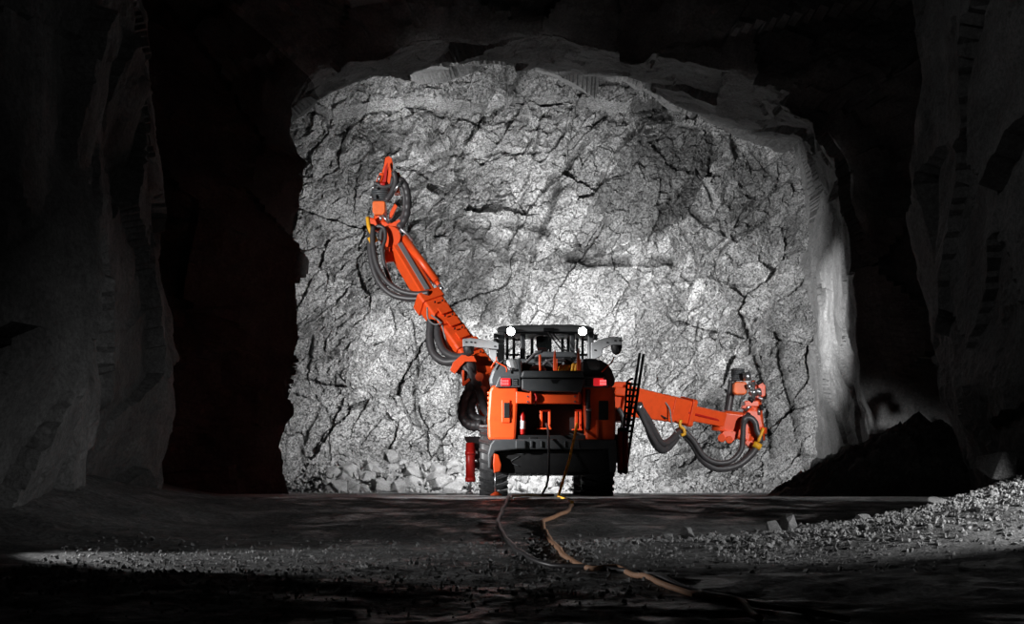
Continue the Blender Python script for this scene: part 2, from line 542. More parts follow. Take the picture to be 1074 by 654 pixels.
def build_roof():
    nx, ny = 200, 200
    X = np.linspace(-24, 24, nx)[:, None] * np.ones(ny)
    Y = np.ones(nx)[:, None] * np.linspace(2, 42.5, ny)
    a, _, i1 = facets(X, Y, 2.0, 0.3, 0.2, 410, 1.4, 0.2)
    Zr = 13.2 + 0.8 * fbm(X * 0.15, Y * 0.15, 401, 3) + a + 0.2 * fbm(X, Y, 402)
    co = np.stack([X, Y, Zr], -1).reshape(-1, 3)
    o = np_mesh('ceiling_near', co, grid_faces(nx, ny)[:, ::-1], 'dull_rock', False, np.ones(nx * ny))
    setp(o, 'unlit rock roof over the junction', None, None, 'structure')


build_roof()

# ------------------------------------------------------------------ floor


def prof(Y):
    return np.interp(Y, [0, 8, 12, 15, 18.5, 22, 25.5, 28, 60], [-1.3, -0.95, -0.735, -0.56, -0.37, -0.17, -0.02, 0, 0])


def floor_z(X, Y):
    X = np.asarray(X, float)
    Y = np.asarray(Y, float)
    near = np.clip((33 - Y) / 8, 0, 1)
    z = prof(Y)
    # wheel ruts and low ridges in the mud
    z = z + near * (0.07 * fbm(X * 0.35 + 3, Y * 0.9, 501, 4) + 0.035 * fbm(X * 1.3, Y * 2.2, 502, 5, 0.6))
    z = z + (1 - near) * 0.012 * fbm(X * 1.5, Y * 1.5, 503, 4) + 0.012 * near * fbm(X * 6, Y * 7, 504, 4, 0.65)
    # gravel bank that climbs to the right pillar
    r = np.clip((X - 1.0) / 4.3, 0, 1.6)
    bank = 0.62 * r ** 2.2 * np.exp(-((Y - (17.2 + 0.35 * (X - 3))) / 2.2) ** 2)
    small = 0.10 * np.clip((X - 0.3) / 1.0, 0, 1) * np.exp(-((Y - 17.0) / 0.8) ** 2)
    z = z + bank + small
    # banks against the left wall
    l = np.clip((-X - 3.2) / 2.4, 0, 1.5)
    z = z + 0.45 * l ** 1.6 * np.exp(-((Y - 22) / 4.5) ** 2)
    # edges of the junction
    z = z + np.clip((np.abs(X - 1.2) - 8.2) / 3, 0, 1) ** 1.5 * 0.8 * np.clip((Y - 32) / 4, 0, 1)
    return z


def build_floor():
    nx, ny = 460, 640
    X = np.linspace(-22, 24, nx)
    X = np.sign(X) * np.abs(X / 24) ** 1.25 * 24
    yy = 1 / np.linspace(1 / 5.0, 1 / 52.0, ny)
    XX = X[:, None] * np.ones(ny)
    YY = np.ones(nx)[:, None] * yy
    ZZ = floor_z(XX, YY)
    tone = np.clip(1 + 0.5 * fbm(XX * 0.4, YY * 0.6, 520, 4) + 1.2 * np.clip((YY - 26) / 4, 0, 1), 0.2, 2.4)  # far floor painted lighter to stand for its lit strip
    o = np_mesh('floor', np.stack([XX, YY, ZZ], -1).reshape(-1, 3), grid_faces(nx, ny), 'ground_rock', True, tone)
    setp(o, 'dark muddy mine floor with wheel ruts', None, None, 'structure')


build_floor()

# ------------------------------------------------------------------ loose rocks


def rock_bm(seed, sub=3, ncut=16, sx=1, sy=0.85, sz=0.75):
    """angular broken stone: hull of random points, edges slightly worn"""
    rnd = random.Random(seed)
    bm = bmesh.new()
    for _ in range(ncut):
        v = Vector((rnd.uniform(-1, 1), rnd.uniform(-1, 1), rnd.uniform(-1, 1)))
        m_ = max(abs(c) for c in v)
        v = v / m_ * rnd.uniform(0.8, 1.0) * 0.46
        bm.verts.new((v.x * sx, v.y * sy, v.z * sz))
    r = bmesh.ops.convex_hull(bm, input=bm.verts)
    junk = [e for e in r['geom_interior'] if isinstance(e, bmesh.types.BMVert)]
    bmesh.ops.delete(bm, geom=list(set(junk)), context='VERTS')
    if sub > 1:
        bmesh.ops.bevel(bm, geom=bm.edges[:], offset=0.022, segments=1, affect='EDGES')
        bmesh.ops.triangulate(bm, faces=bm.faces)
    return bm


def rock_mesh(seed, mat='loose_rock', **k):
    bm = rock_bm(seed, **k)
    me = bpy.data.meshes.new('rock')
    bm.to_mesh(me)
    bm.free()
    me.materials.append(MATS[mat])
    return me


ROCKS = [rock_mesh(s) for s in range(10)]
rr = random.Random(5)


def lay_rock(px, Y, size, label, group=None, name='rock', me=None, sink=0.25, rot=None, h=1.0, z=None):
    x = (px - 537) / (F / Y)
    o = bpy.data.objects.new(name, me or rr.choice(ROCKS))
    COL.objects.link(o)
    o.scale = (size, size * rr.uniform(0.8, 1.1), size * h)
    o.rotation_euler = rot or (rr.uniform(-0.5, 0.5), rr.uniform(-0.5, 0.5), rr.uniform(0, 6.28))
    zz = float(floor_z(x, Y)) if z is None else z
    o.location = (x, Y, zz + size * h * (0.36 - sink * 0.5))
    setp(o, label, 'rock', group)
    return o


# named boulders along the foot of the face
for px, Y, s, h, lab in [(465, 47.5, 1.15, 0.9, 'pale pointed boulder at the foot of the face just left of the rig jack'),
                         (386, 48.0, 0.95, 0.9, 'dark-sided boulder on top of the rubble left of the rig'),
                         (404, 47.1, 0.7, 0.9, 'broad pale rock in front of the dark-sided boulder'),
                         (362, 47.4, 0.75, 1.0, 'leftmost tilted rock of the rubble below the face'),
                         (433, 47.7, 0.85, 0.8, 'squat pale boulder in the middle of the left rubble'),
                         (727, 48.3, 0.5, 0.7, 'flat pale slab of rock below the hanging hoses of the right boom')]:
    o = lay_rock(px, Y, s, lab, name='boulder', h=h)
    o['category'] = 'boulder'
for px0, px1, n, big, where in [(346, 486, 74, 0.62, 'left of the rig'), (532, 608, 40, 0.55, 'seen under the rig between its rear tyres'),
                                (660, 715, 26, 0.38, 'just right of the rig'), (718, 830, 24, 0.32, 'below the end of the right boom'),
                                (322, 348, 5, 0.22, 'in the far left corner of the face')]:
    for _ in range(n):
        Y = rr.uniform(46.9, 48.7)
        s = big * (0.4 + 0.6 * rr.random() ** 1.6)
        zz = max(0, (Y - 47.2)) * 0.62 * (1 if px1 < 610 else 0.4) * rr.uniform(0.6, 1)
        lay_rock(rr.uniform(px0, px1), Y, s, 'small broken rock in the rubble, ' + where, 'rocks of the rubble ' + where, z=zz)

# rocks standing on the gravel bank to the right
for px, Y, s, h, lab in [(812, 18.4, 0.20, 1.25, 'upright pale rock on the gravel bank, left of the two tallest'),
                         (829, 18.7, 0.23, 1.35, 'tallest pale block standing on the gravel bank'),
                         (722, 18.3, 0.19, 1.1, 'dim square rock alone on the low gravel ridge'),
                         (700, 18.3, 0.16, 0.7, 'low dull rock left of the dim square rock'),
                         (804, 17.4, 0.11, 0.8, 'small rock at the foot of the two upright blocks'),
                         (906, 18.1, 0.22, 0.7, 'rounded rock on the crest of the gravel bank'),
                         (860, 18.4, 0.18, 0.8, 'low rock on the bank just right of the tallest block'),
                         (935, 18.2, 0.16, 0.7, 'small rock on the bank below the dark pillar edge'),
                         (984, 18.0, 0.30, 0.5, 'long flat slab lying high on the gravel bank'),
                         (1052, 18.6, 0.62, 0.9, 'brightly lit rock at the right edge above the bank')]:
    lay_rock(px, Y, s, lab, h=h, sink=0.1, rot=(rr.uniform(-.15, .15), rr.uniform(-.15, .15), rr.uniform(0, 6)))


def scatter(name, n, area, size, seed, mat, label, cat, zf=floor_z, dens=None):
    """countless small stones, one object"""
    rnd = np.random.RandomState(seed)
    rb = rock_bm(77, sub=1, ncut=9)
    rb.verts.ensure_lookup_table()
    base = np.array([v.co[:] for v in rb.verts])
    tris = np.array([[v.index for v in f.verts] for f in rb.faces])
    rb.free()
    cos, fs, k = [], [], 0
    for _ in range(n):
        x, y = area(rnd)
        s = size * (0.35 + 1.3 * rnd.rand() ** 3)
        e = Euler((rnd.rand() * 6.3, rnd.rand() * 6.3, rnd.rand() * 6.3)).to_matrix()
        c = (base * s * (1, 1, 0.8)) @ np.array(e).T + (x, y, float(zf(x, y)) + s * 0.15)
        cos.append(c)
        fs.append(tris + k)
        k += len(base)
    co = np.concatenate(cos)
    ff = np.concatenate(fs)
    me = bpy.data.meshes.new(name)
    me.from_pydata(co.tolist(), [], ff.tolist())
    me.materials.append(MATS[mat])
    o = bpy.data.objects.new(name, me)
    COL.objects.link(o)
    setp(o, label, cat, None, 'stuff')
    return o


scatter('gravel', 9500, lambda r: ((lambda x: (x, 17.15 + 0.33 * max(0, x - 3) + r.randn() * (0.55 + 0.09 * max(0, x))))(r.uniform(0.2, 6.2) if r.rand() < 0.35 else r.uniform(2, 6.4))),
        0.048, 1, 'loose_rock', 'loose gravel on the bank climbing to the right wall', 'gravel')
scatter('gravel', 4500, lambda r: (-r.uniform(0, 1) ** 0.8 * 6 + 1.5, 15.3 + r.randn() * 1.5),
        0.036, 2, 'loose_rock', 'fine scattered gravel on the muddy floor at the left', 'gravel')
scatter('rubble', 2600, lambda r: (r.uniform(-6, 8), 46.4 + 2.2 * r.rand() ** 0.7),
        0.11, 3, 'loose_rock', 'small broken stones between the rocks below the face', 'rubble',
        zf=lambda x, y: max(0, y - 47.0) * (0.55 if x < 2 else 0.25))


def build_heap():
    """dark muck pile at the right of the junction"""
    n = 120
    u = np.linspace(-1, 1, n)
    U, V = u[:, None] * np.ones(n), np.ones(n)[:, None] * u
    X = 8.6 + 3.2 * U
    Y = 36.4 + 2.6 * V
    r = np.sqrt(U ** 2 + V ** 2)
    a, _, i1 = facets(X, Y, 0.35, 0.5, 0.06, 610)
    b_, _, i2 = facets(X, Y, 0.12, 0.5, 0.03, 620)
    Z = 1.75 * np.clip(1.0 - r, 0, 1) ** 0.95
    Z = Z + (a + b_) * np.clip((1 - r) * 6, 0, 1) + 0.1 * fbm(X, Y, 630) * np.clip((1 - r) * 6, 0, 1) - 0.15 * (r > 0.99)
    o = np_mesh('muck_pile', np.stack([X, Y, Z - 0.04], -1).reshape(-1, 3), grid_faces(n, n), 'dull_rock', False, 1 + 0.3 * (i1 - 0.5))
    setp(o, 'dark heap of broken rock in front of the right side wall', 'rock pile', None, 'stuff')


build_heap()

# ------------------------------------------------------------------ mesh builder for the machine


class MB:
    def __init__(self):
        self.bm = bmesh.new()

    def box(self, x0, x1, y0, y1, z0, z1):
        vs = [self.bm.verts.new((x, y, z)) for x in (x0, x1) for y in (y0, y1) for z in (z0, z1)]
        for f in ((0, 1, 3, 2), (4, 6, 7, 5), (0, 4, 5, 1), (2, 3, 7, 6), (0, 2, 6, 4), (1, 5, 7, 3)):
            self.bm.faces.new([vs[i] for i in f])
        return self

    def pbox(self, px0, px1, py0, py1, Y0, Y1):
        """box whose camera-side face spans these pixels at distance Y0"""
        a, b_ = P(px0, py0, Y0), P(px1, py1, Y0)
        return self.box(a.x, b_.x, Y0, Y1, b_.z, a.z)

    def loft(self, rings, cap=True, smooth=False):
        vr = [[self.bm.verts.new(p) for p in r] for r in rings]
        n = len(rings[0])
        for a, b_ in zip(vr[:-1], vr[1:]):
            for i in range(n):
                f = self.bm.faces.new((a[i], a[(i + 1) % n], b_[(i + 1) % n], b_[i]))
                f.smooth = smooth
        if cap:
            self.bm.faces.new(list(reversed(vr[0])))
            self.bm.faces.new(vr[-1])
        return self

    def prism(self, pxs, Y0, Y1, shrink=1.0):
        """outline in pixels at Y0 extruded straight back to Y1"""
        a = [P(x, y, Y0) for x, y in pxs]
        c = sum(a, Vector()) / len(a)
        b_ = [Vector((c.x + (p.x - c.x) * shrink, Y1, c.z + (p.z - c.z) * shrink)) for p in a]
        return self.loft([a, b_])

    def frame(self, d, roll=0):
        d = Vector(d).normalized()
        u = d.cross(Vector((0, 1, 0)))
        if u.length < 1e-3:
            u = Vector((1, 0, 0))
        u.normalize()
        v = d.cross(u).normalized()
        c, s = math.cos(roll), math.sin(roll)
        return u * c + v * s, v * c - u * s

    def cyl(self, p0, p1, r0, r1=None, n=20, smooth=True):
        p0, p1 = Vector(p0), Vector(p1)
        r1 = r0 if r1 is None else r1
        u, v = self.frame(p1 - p0)
        ring = lambda p, r: [p + (u * math.cos(2 * PI * i / n) + v * math.sin(2 * PI * i / n)) * r for i in range(n)]
        return self.loft([ring(p0, r0), ring(p1, r1)], True, smooth)

    def lathe(self, p0, d, prof_, n=32, smooth=True):
        """prof_: (along, radius) list"""
        p0, d = Vector(p0), Vector(d).normalized()
        u, v = self.frame(d)
        return self.loft([[p0 + d * a + (u * math.cos(2 * PI * i / n) + v * math.sin(2 * PI * i / n)) * r for i in range(n)] for a, r in prof_], True, smooth)

    def beam(self, p0, p1, w0, h0, w1=None, h1=None, roll=0, cut=0.0):
        p0, p1 = Vector(p0), Vector(p1)
        w1 = w0 if w1 is None else w1
        h1 = h0 if h1 is None else h1
        u, v = self.frame(p1 - p0, roll)

        def ring(p, w_, h_):
            c = cut * min(w_, h_)
            pts = [(-w_ / 2 + c, -h_ / 2), (w_ / 2 - c, -h_ / 2), (w_ / 2, -h_ / 2 + c), (w_ / 2, h_ / 2 - c),
                   (w_ / 2 - c, h_ / 2), (-w_ / 2 + c, h_ / 2), (-w_ / 2, h_ / 2 - c), (-w_ / 2, -h_ / 2 + c)] if cut else \
                  [(-w_ / 2, -h_ / 2), (w_ / 2, -h_ / 2), (w_ / 2, h_ / 2), (-w_ / 2, h_ / 2)]
            return [p + u * a + v * b_ for a, b_ in pts]
        return self.loft([ring(p0, w0, h0), ring(p1, w1, h1)])

    def tube(self, pts, r, n=10, rib=0.0, pitch=0.06, dens=0.04, r_end=None):
        pts = [Vector(p) for p in pts]
        q = []
        ext = [pts[0] * 2 - pts[1]] + pts + [pts[-1] * 2 - pts[-2]]
        for i in range(1, len(ext) - 2):
            a, b_, c, d = ext[i - 1:i + 3]
            m_ = max(2, int((c - b_).length / dens))
            for k in range(m_):
                t = k / m_
                q.append(0.5 * ((2 * b_) + (c - a) * t + (2 * a - 5 * b_ + 4 * c - d) * t * t + (3 * b_ - a - 3 * c + d) * t ** 3))
        q.append(pts[-1])
        rings = []
        u = None
        s = 0
        for i, p in enumerate(q):
            d = (q[min(i + 1, len(q) - 1)] - q[max(i - 1, 0)]).normalized()
            if u is None:
                u, v = self.frame(d)
            else:
                s += (p - q[i - 1]).length
                u = (u - d * u.dot(d)).normalized()
                v = d.cross(u)
            rad = r if r_end is None else r + (r_end - r) * i / len(q)
            if rib:
                rad *= 1 + rib * (1 if (s / pitch) % 1 < 0.5 else -1)
            rings.append([p + (u * math.cos(2 * PI * j / n) + v * math.sin(2 * PI * j / n)) * rad for j in range(n)])
        return self.loft(rings, True, True)

    def done(self, name, mat, parent=None, bevel=0.0, label=None, base=None):
        bmesh.ops.recalc_face_normals(self.bm, faces=self.bm.faces)
        me = bpy.data.meshes.new(name)
        self.bm.to_mesh(me)
        self.bm.free()
        me.materials.append(MATS[mat])
        o = bpy.data.objects.new(name, me)
        COL.objects.link(o)
        if parent:
            o.parent = parent
            if parent.type == 'EMPTY':
                o.matrix_parent_inverse = Matrix.Translation(-parent.location)
        if bevel:
            md = o.modifiers.new('edge', 'BEVEL')
            md.width = bevel
            md.segments = 2
            md.limit_method = 'ANGLE'
            md.angle_limit = R(35)
        if label:
            o['label'] = label
        return o


# ------------------------------------------------------------------ the drilling rig
Y0 = 34.0                                   # rear plane
rig = bpy.data.objects.new('drill_rig', None)
COL.objects.link(rig)
rig.location = (0.78, 37.5, 0)
setp(rig, 'orange twin-boom drilling rig seen from behind, facing the lit rock face', 'drilling rig')

# chassis
c = MB()
c.pbox(534, 624, 462, 497, 34.35, 41.6)
c.pbox(540, 618, 380, 465, 34.9, 36.5)
c.pbox(540, 616, 430, 470, 36.4, 41.6)
c.done('chassis', 'black_steel', rig, 0.03)


def tyre(x0, x1, yc, rad=0.74):
    wdt = x1 - x0
    b_ = MB()
    pr = [(0.02, rad * 0.52), (0.0, rad * 0.60), (0.0, rad * 0.80), (0.03, rad * 0.93), (0.09, rad * 0.965), (wdt - 0.09, rad * 0.965),
          (wdt - 0.03, rad * 0.93), (wdt, rad * 0.80), (wdt, rad * 0.60), (wdt - 0.02, rad * 0.52)]
    b_.lathe((x0, yc, rad), (1, 0, 0), pr, 44)
    for k in range(22):
        for side in (0, 1):
            an = 2 * PI * (k + 0.5 * side) / 22
            xa = x0 - 0.015 if side == 0 else x0 + wdt * 0.52
            xb = x0 + wdt * 0.48 if side == 0 else x1 + 0.015
            ca, sa = math.cos(an), math.sin(an)
            da = 0.075
            ring = []
            for (rr_, w_) in ((rad * 0.93, 1.25), (rad, 1.0)):
                for (xx, off) in ((xa, -da if side == 0 else 0), (xb, 0 if side == 0 else -da)):
                    pass
            pts = []
            for xx, sh in ((xa, 0.0 if side == 0 else 0.14), (xb, 0.14 if side == 0 else 0.0)):
                q = []
                for rr_, hw in ((rad * 0.93, 0.055), (rad, 0.042)):
                    for sg in (-1, 1):
                        a2 = an + sh + sg * hw
                        q.append(Vector((xx, yc + math.cos(a2) * rr_, rad + math.sin(a2) * rr_)))
                pts.append([q[0], q[1], q[3], q[2]])
            b_.loft(pts)
    t_ = b_.done('tyre', 'black_rubber', rig)
    w_ = MB()
    w_.lathe((x0 + 0.05, yc, rad), (1, 0, 0), [(0, rad * 0.2), (0.0, rad * 0.3), (0.1, rad * 0.32), (0.1, rad * 0.5), (0.0, rad * 0.54),
                                            (wdt - 0.1, rad * 0.54), (wdt - 0.2, rad * 0.5), (wdt - 0.2, rad * 0.3), (wdt - 0.1, rad * 0.2)], 28)
    w_.done('wheel_rim', 'grey_paint', t_)
    return t_


tyre(-0.66, -0.11, 35.45)
tyre(1.44, 2.08, 35.45)
tyre(-0.66, -0.11, 39.9)
tyre(1.44, 2.08, 39.9)

# rear body panels
c = MB()
c.prism([(512, 461), (511, 440), (513, 410), (516, 404), (543, 404), (543, 425), (541, 461)], Y0, 37.2, 0.97)
body_l = c.done('body_panel', 'orange_paint', rig, 0.05, 'bright orange rear body panel with a framed slot')
c = MB()
c.pbox(526, 535, 419, 443, Y0 - 0.03, Y0 + 0.02)
c.done('slot_frame', 'orange_paint', body_l, 0.015)
c = MB()
c.pbox(528.5, 534.5, 422, 438, Y0 - 0.045, Y0)
c.done('slot_recess', 'black_steel', body_l, 0.01)
c = MB()
for k in range(9):
    c.cyl(P(511.5, 412 + k * 5.3, Y0 + 0.35), P(515, 412 + k * 5.3, Y0 + 0.35), 0.035, 0.02, 10)
c.done('vent', 'orange_paint', body_l)
c = MB()
c.prism([(614, 461), (612, 425), (611, 404), (642, 404), (645, 412), (646, 440), (645, 461)], Y0 + 0.02, 37.2, 0.97)
body_r = c.done('body_panel', 'orange_paint', rig, 0.05, 'shaded red-orange rear body panel on the far side from the lit one')
c = MB()
c.pbox(628, 638, 420, 440, Y0 - 0.02, Y0 + 0.03)
c.done('slot_recess', 'black_steel', body_r, 0.01)
c = MB()
c.pbox(625.5, 628, 440, 459, Y0 - 0.03, Y0 + 0.03)
c.done('edge_strip', 'orange_paint', body_r, 0.01)

# dark rear compartment behind the crossbar
c = MB()
c.pbox(541, 614, 420, 462, Y0 + 0.55, Y0 + 0.7)
c.pbox(541, 614, 456, 462, Y0 + 0.05, Y0 + 0.7)
c.done('rear_compartment', 'black_steel', rig, 0.01)
for x0, x1, yb in ((563, 578.5, 450), (600, 611, 451)):
    c = MB()
    c.pbox(x0 + 3, x0 + 6, 430, yb, Y0 + 0.30, Y0 + 0.55)
    c.pbox(x1 - 3.5, x1 - 1, 430, yb, Y0 + 0.30, Y0 + 0.55)
    c.pbox(x0 + 3, x1 - 1, 429, 431, Y0 + 0.28, Y0 + 0.55)
    c.pbox(x0, x1, yb - 1.5, yb, Y0 + 0.28, Y0 + 0.55)
    c.done('reel_guide', 'orange_paint', rig, 0.01)
c = MB()
c.tube([P(617, 409, Y0 + .02), P(616.5, 420, Y0 - .05), P(617.5, 436, Y0 - .05), P(617, 450, Y0 + .05)], 0.05, 10)
c.done('drain_hose', 'hose_rubber', rig)
c = MB()
c.cyl(P(617.5, 428, Y0 - .09), P(617.5, 431, Y0 - .09), 0.06)
c.done('hose_clamp', 'steel', rig)

# crossbar
c = MB()
c.prism([(541, 410), (556, 412), (610, 412.5), (610, 423), (541, 423)], Y0 - 0.05, Y0 + 0.25)
cb = c.done('crossbar', 'orange_paint', rig, 0.02)
for x in (556.5, 607.2):
    c = MB()
    c.prism([(x - 0.7, 406), (x + 0.3, 406), (x + 1, 413), (x + 1, 423), (x - 0.7, 423)], Y0 - 0.18, Y0 + 0.05)
    c.done('bracket_plate', 'orange_paint', cb, 0.006)
c = MB()
for x, y in ((553.5, 415.5), (553.5, 421), (603, 415.5), (603, 421), (561.5, 423.5)):
    c.cyl(P(x, y, Y0 - 0.09), P(x, y, Y0 - 0.04), 0.022, n=8)
c.done('bolt', 'steel', cb)
c = MB()
c.tube([P(559, 414, Y0 - .1), P(561, 413, Y0 - .12), P(563, 417, Y0 - .12), P(561.5, 421, Y0 - .1)], 0.025, 8)
c.done('lifting_hook', 'red_paint', cb)

# tank hood above the crossbar
c = MB()
c.prism([(547, 397), (613, 397), (612, 404), (609, 411), (554, 410), (547, 408)], Y0 - 0.22, Y0 + 0.5)
hood = c.done('rear_hood', 'charcoal_paint', rig, 0.03)
c = MB()
c.prism([(548, 388.5), (611, 388.5), (613, 396), (546, 396)], Y0 - 0.17, Y0 + 0.9)
c.done('hood_lid', 'charcoal_paint', hood, 0.035)
c = MB()
c.prism([(577, 397.6), (587.5, 397.6), (585.5, 400), (584, 402), (580, 402)], Y0 - 0.235, Y0 - 0.2)
c.done('handle', 'black_steel', hood, 0.006)

# shoulders (rounded fenders) and tail lamp bands
for side in (0, 1):
    f = (lambda x: x) if side == 0 else (lambda x: 1158 - x)
    pts = [(513.5, 405), (513, 397), (516, 388), (521, 381), (528, 377), (547, 375.5), (548, 396), (548, 405)]
    pts = [(f(x), y) for x, y in pts]
    if side:
        pts = pts[::-1]
    c = MB()
    c.prism(pts, Y0 + 0.05, 37.6, 0.95)
    sh = c.done('fender', 'charcoal_paint', rig, 0.06)
    c = MB()
    pts = [(f(x), y) for x, y in ((519, 406), (524, 394), (546, 393.5), (546, 406))]
    if side:
        pts = pts[::-1]
    c.prism(pts, Y0 - 0.07, Y0 + 0.2)
    tp = c.done('tail_lamp_housing', 'charcoal_paint', rig, 0.02)
    c = MB()
    a, b_ = sorted((f(525), f(535.5)))
    c.pbox(a, b_, 396.3, 404.5, Y0 - 0.10, Y0)
    c.done('tail_lamp', 'red_lens', tp, 0.02, 'red tail lamp glass')
    c = MB()
    a0, a1 = (526.5, 533.5) if side == 0 else (629, 636)
    for r_ in range(2):
        for q_ in range(3):
            xx = a0 + (a1 - a0) * (q_ + 0.08) / 3
            c.pbox(xx, xx + (a1 - a0) / 3 * 0.82, 398.2 + r_ * 3, 400.4 + r_ * 3, Y0 - 0.115, Y0 - 0.09)
    c.done('lamp_element', 'red_lamp', tp, 0, 'lit red lamp elements')
    c = MB()
    a, b_ = sorted((f(537.5), f(543.5)))
    c.pbox(a, b_, 396.8, 404, Y0 - 0.085, Y0)
    c.done('socket_cover', 'black_steel', tp, 0.01)
    c = MB()
    for yy in (398.5, 400.5, 402.5):
        c.pbox(a + 1, b_ - 1, yy, yy + 0.6, Y0 - 0.1, Y0 - 0.08)
    c.done('grille', 'grey_paint', tp)

# exhaust covers on the shoulders
c = MB()
c.prism([(529.5, 376), (541.5, 376), (544.5, 388), (532, 389.5)], Y0 + 0.02, Y0 + 0.9)
ex = c.done('exhaust_cover', 'brushed_cover', rig, 0.08)
c = MB()
c.pbox(536, 539.5, 385.5, 388.5, Y0 - 0.01, Y0 + 0.1)
c.done('latch', 'black_steel', ex, 0.01)
c = MB()
c.prism([(613.5, 375), (629, 376), (631, 388.5), (617, 388.5)], Y0 + 0.02, Y0 + 0.9)
c.done('exhaust_cover', 'grey_paint', rig, 0.08)

# lifting eyes, hose arch and fittings behind the hood
for x0, x1, yt, sp in ((565, 567.5, 371.5, 0), (580.2, 585, 366.5, 1), (605, 609.5, 365, 1)):
    c = MB()
    if sp:
        c.prism([(x0, 388.5), (x0, 376), (x0 + 1.3, yt), (x0 + 2.6, yt), (x0 + 3.2, 376), (x1, 388.5), (x0 + 3.2, 388.5)], Y0 + 0.3, Y0 + 0.42)
        c.pbox(x0 + 3.3, x1, 376, 388.5, Y0 + 0.5, Y0 + 0.6)
    else:
        c.pbox(x0, x1, yt, 388.5, Y0 + 0.3, Y0 + 0.45)
    c.done('guide_post', 'orange_paint', rig, 0.012)
c = MB()
c.prism([(560, 374.5), (563.5, 368.5), (603, 368.5), (607, 374.5)], 35.2, 36.6)
c.done('engine_cover', 'charcoal_paint', rig, 0.04)
c = MB()
c.prism([(553, 389), (558, 383), (564, 380), (571, 383), (574, 389)], 34.6, 35.4)
c.done('filter_housing', 'grey_paint', rig, 0.05)
c = MB()
c.prism([(588, 389), (590, 374), (601, 374), (604, 389)], 34.8, 35.4)
c.done('valve_block', 'black_steel', rig, 0.05)
for px0 in (587, 590.5, 594, 600, 603.5):
    c = MB()
    c.tube([P(px0, 389, 34.5), P(px0 + 1, 384.5 - (px0 > 598) * 2, 34.5), P(px0 + 2.4, 383.5 - (px0 > 598) * 1, 34.5), P(px0 + 3, 388.5, 34.6)], 0.035, 8)
    c.done('hydraulic_fitting', 'yellow_rubber', rig, 0, 'yellow hose fittings')
for a in ([(548, 383), (556, 376), (561, 371), (569, 368)], [(572, 377), (577, 380), (581, 385)], [(604, 376), (610, 382), (612, 388)], [(567, 387), (575, 378), (590, 377), (597, 384)]):
    c = MB()
    c.tube([P(x, y, 34.75) for x, y in a], 0.03, 8)
    c.done('hose', 'hose_rubber', rig)

# bumper
c = MB()
c.prism([(512, 491), (511.5, 476), (514, 466), (518, 460.5), (560, 460), (646, 460.5), (647, 475), (646, 495), (640, 495),
         (638, 471), (542, 471), (520, 473), (516, 480), (515, 491)], Y0 - 0.28, Y0 + 0.75)
bp = c.done('bumper', 'charcoal_paint', rig, 0.03)
c = MB()
c.pbox(540.5, 551.5, 461.5, 470.5, Y0 - 0.34, Y0 - 0.2)
c.done('step_plate', 'charcoal_paint', bp, 0.025)
for x0, x1 in ((556, 559), (567, 569), (592, 593.5), (606, 608)):
    c = MB()
    c.pbox(x0, x1, 462, 469, Y0 - 0.32, Y0 - 0.2)
    c.done('bumper_rib', 'charcoal_paint', bp, 0.015)
c = MB()
c.pbox(555, 564, 458, 461, Y0 - 0.2, Y0)
c.done('tow_eye', 'black_steel', bp, 0.02)
c = MB()
c.prism([(519, 473), (642, 471), (642, 497), (612, 498), (526, 496), (519, 488)], Y0 - 0.12, Y0 + 0.3)
sk = c.done('bumper_skirt', 'black_steel', bp, 0.02)
c = MB()
c.tube([P(545, 478, Y0 - .13), P(536, 484, Y0 - .13), P(545, 489, Y0 - .13)], 0.008, 6)
c.tube([P(524, 475.5, Y0 - .13), P(550, 476, Y0 - .13)], 0.008, 6)
c.done('seam', 'charcoal_paint', sk)
c = MB()
c.cyl(P(590, 496, Y0 - .3), P(618, 496, Y0 - .3), 0.02)
for x in range(532, 612, 8):
    c.cyl(P(x, 497, Y0 - .1), P(x + 1.5, 497, Y0 - .1), 0.025)
c.done('hinge', 'black_steel', sk)

# rear jack
c = MB()
c.prism([(518, 475), (523, 476.5), (526, 487), (525, 494), (518, 496), (517, 486)], Y0 - 0.3, Y0 - 0.1)
jk = c.done('jack', 'orange_paint', rig, 0.02)
c = MB()
c.cyl(P(519.6, 493, Y0 - .2), P(519.6, 517, Y0 - .2), 0.018)
c.done('jack_rod', 'steel', jk)
c = MB()
pb = P(520.5, 520, Y0 - .2)
c.lathe((pb.x, pb.y, 0.012), (0, 0, 1), [(0, 0.115), (0.02, 0.12), (0.06, 0.06), (0.08, 0.03)], 20)
c.done('jack_foot', 'orange_paint', jk)

# front-left outrigger
Yo = 38.6
c = MB()
c.prism([(486.5, 457.5), (504, 457.5), (504, 470), (497, 468), (489, 463)], Yo, Yo + 0.4)
c.pbox(496.5, 520, 462, 492, Yo + 0.1, Yo + 0.3)
og = c.done('outrigger', 'black_steel', rig, 0.015)
c = MB()
c.cyl(P(493.3, 464, Yo - .05), P(493.3, 504, Yo - .05), 0.105)
c.cyl(P(493.3, 473, Yo - .05), P(493.3, 477, Yo - .05), 0.12)
c.cyl(P(493.3, 500, Yo - .05), P(493.3, 505, Yo - .05), 0.115)
c.done('outrigger_cylinder', 'red_paint', og)
c = MB()
q = P(492.5, 500, Yo - .05)
c.cyl(q, (q.x, q.y, 0.07), 0.045)
c.lathe((q.x, q.y, 0.01), (0, 0, 1), [(0, 0.09), (0.04, 0.09), (0.07, 0.05)], 18)
c.done('outrigger_piston', 'steel', og)
c = MB()
for yy in (474, 483, 492):
    c.cyl(P(498, yy, Yo - .05), P(501, yy, Yo - .05), 0.04, n=10)
c.done('outrigger_bolt', 'steel', og)
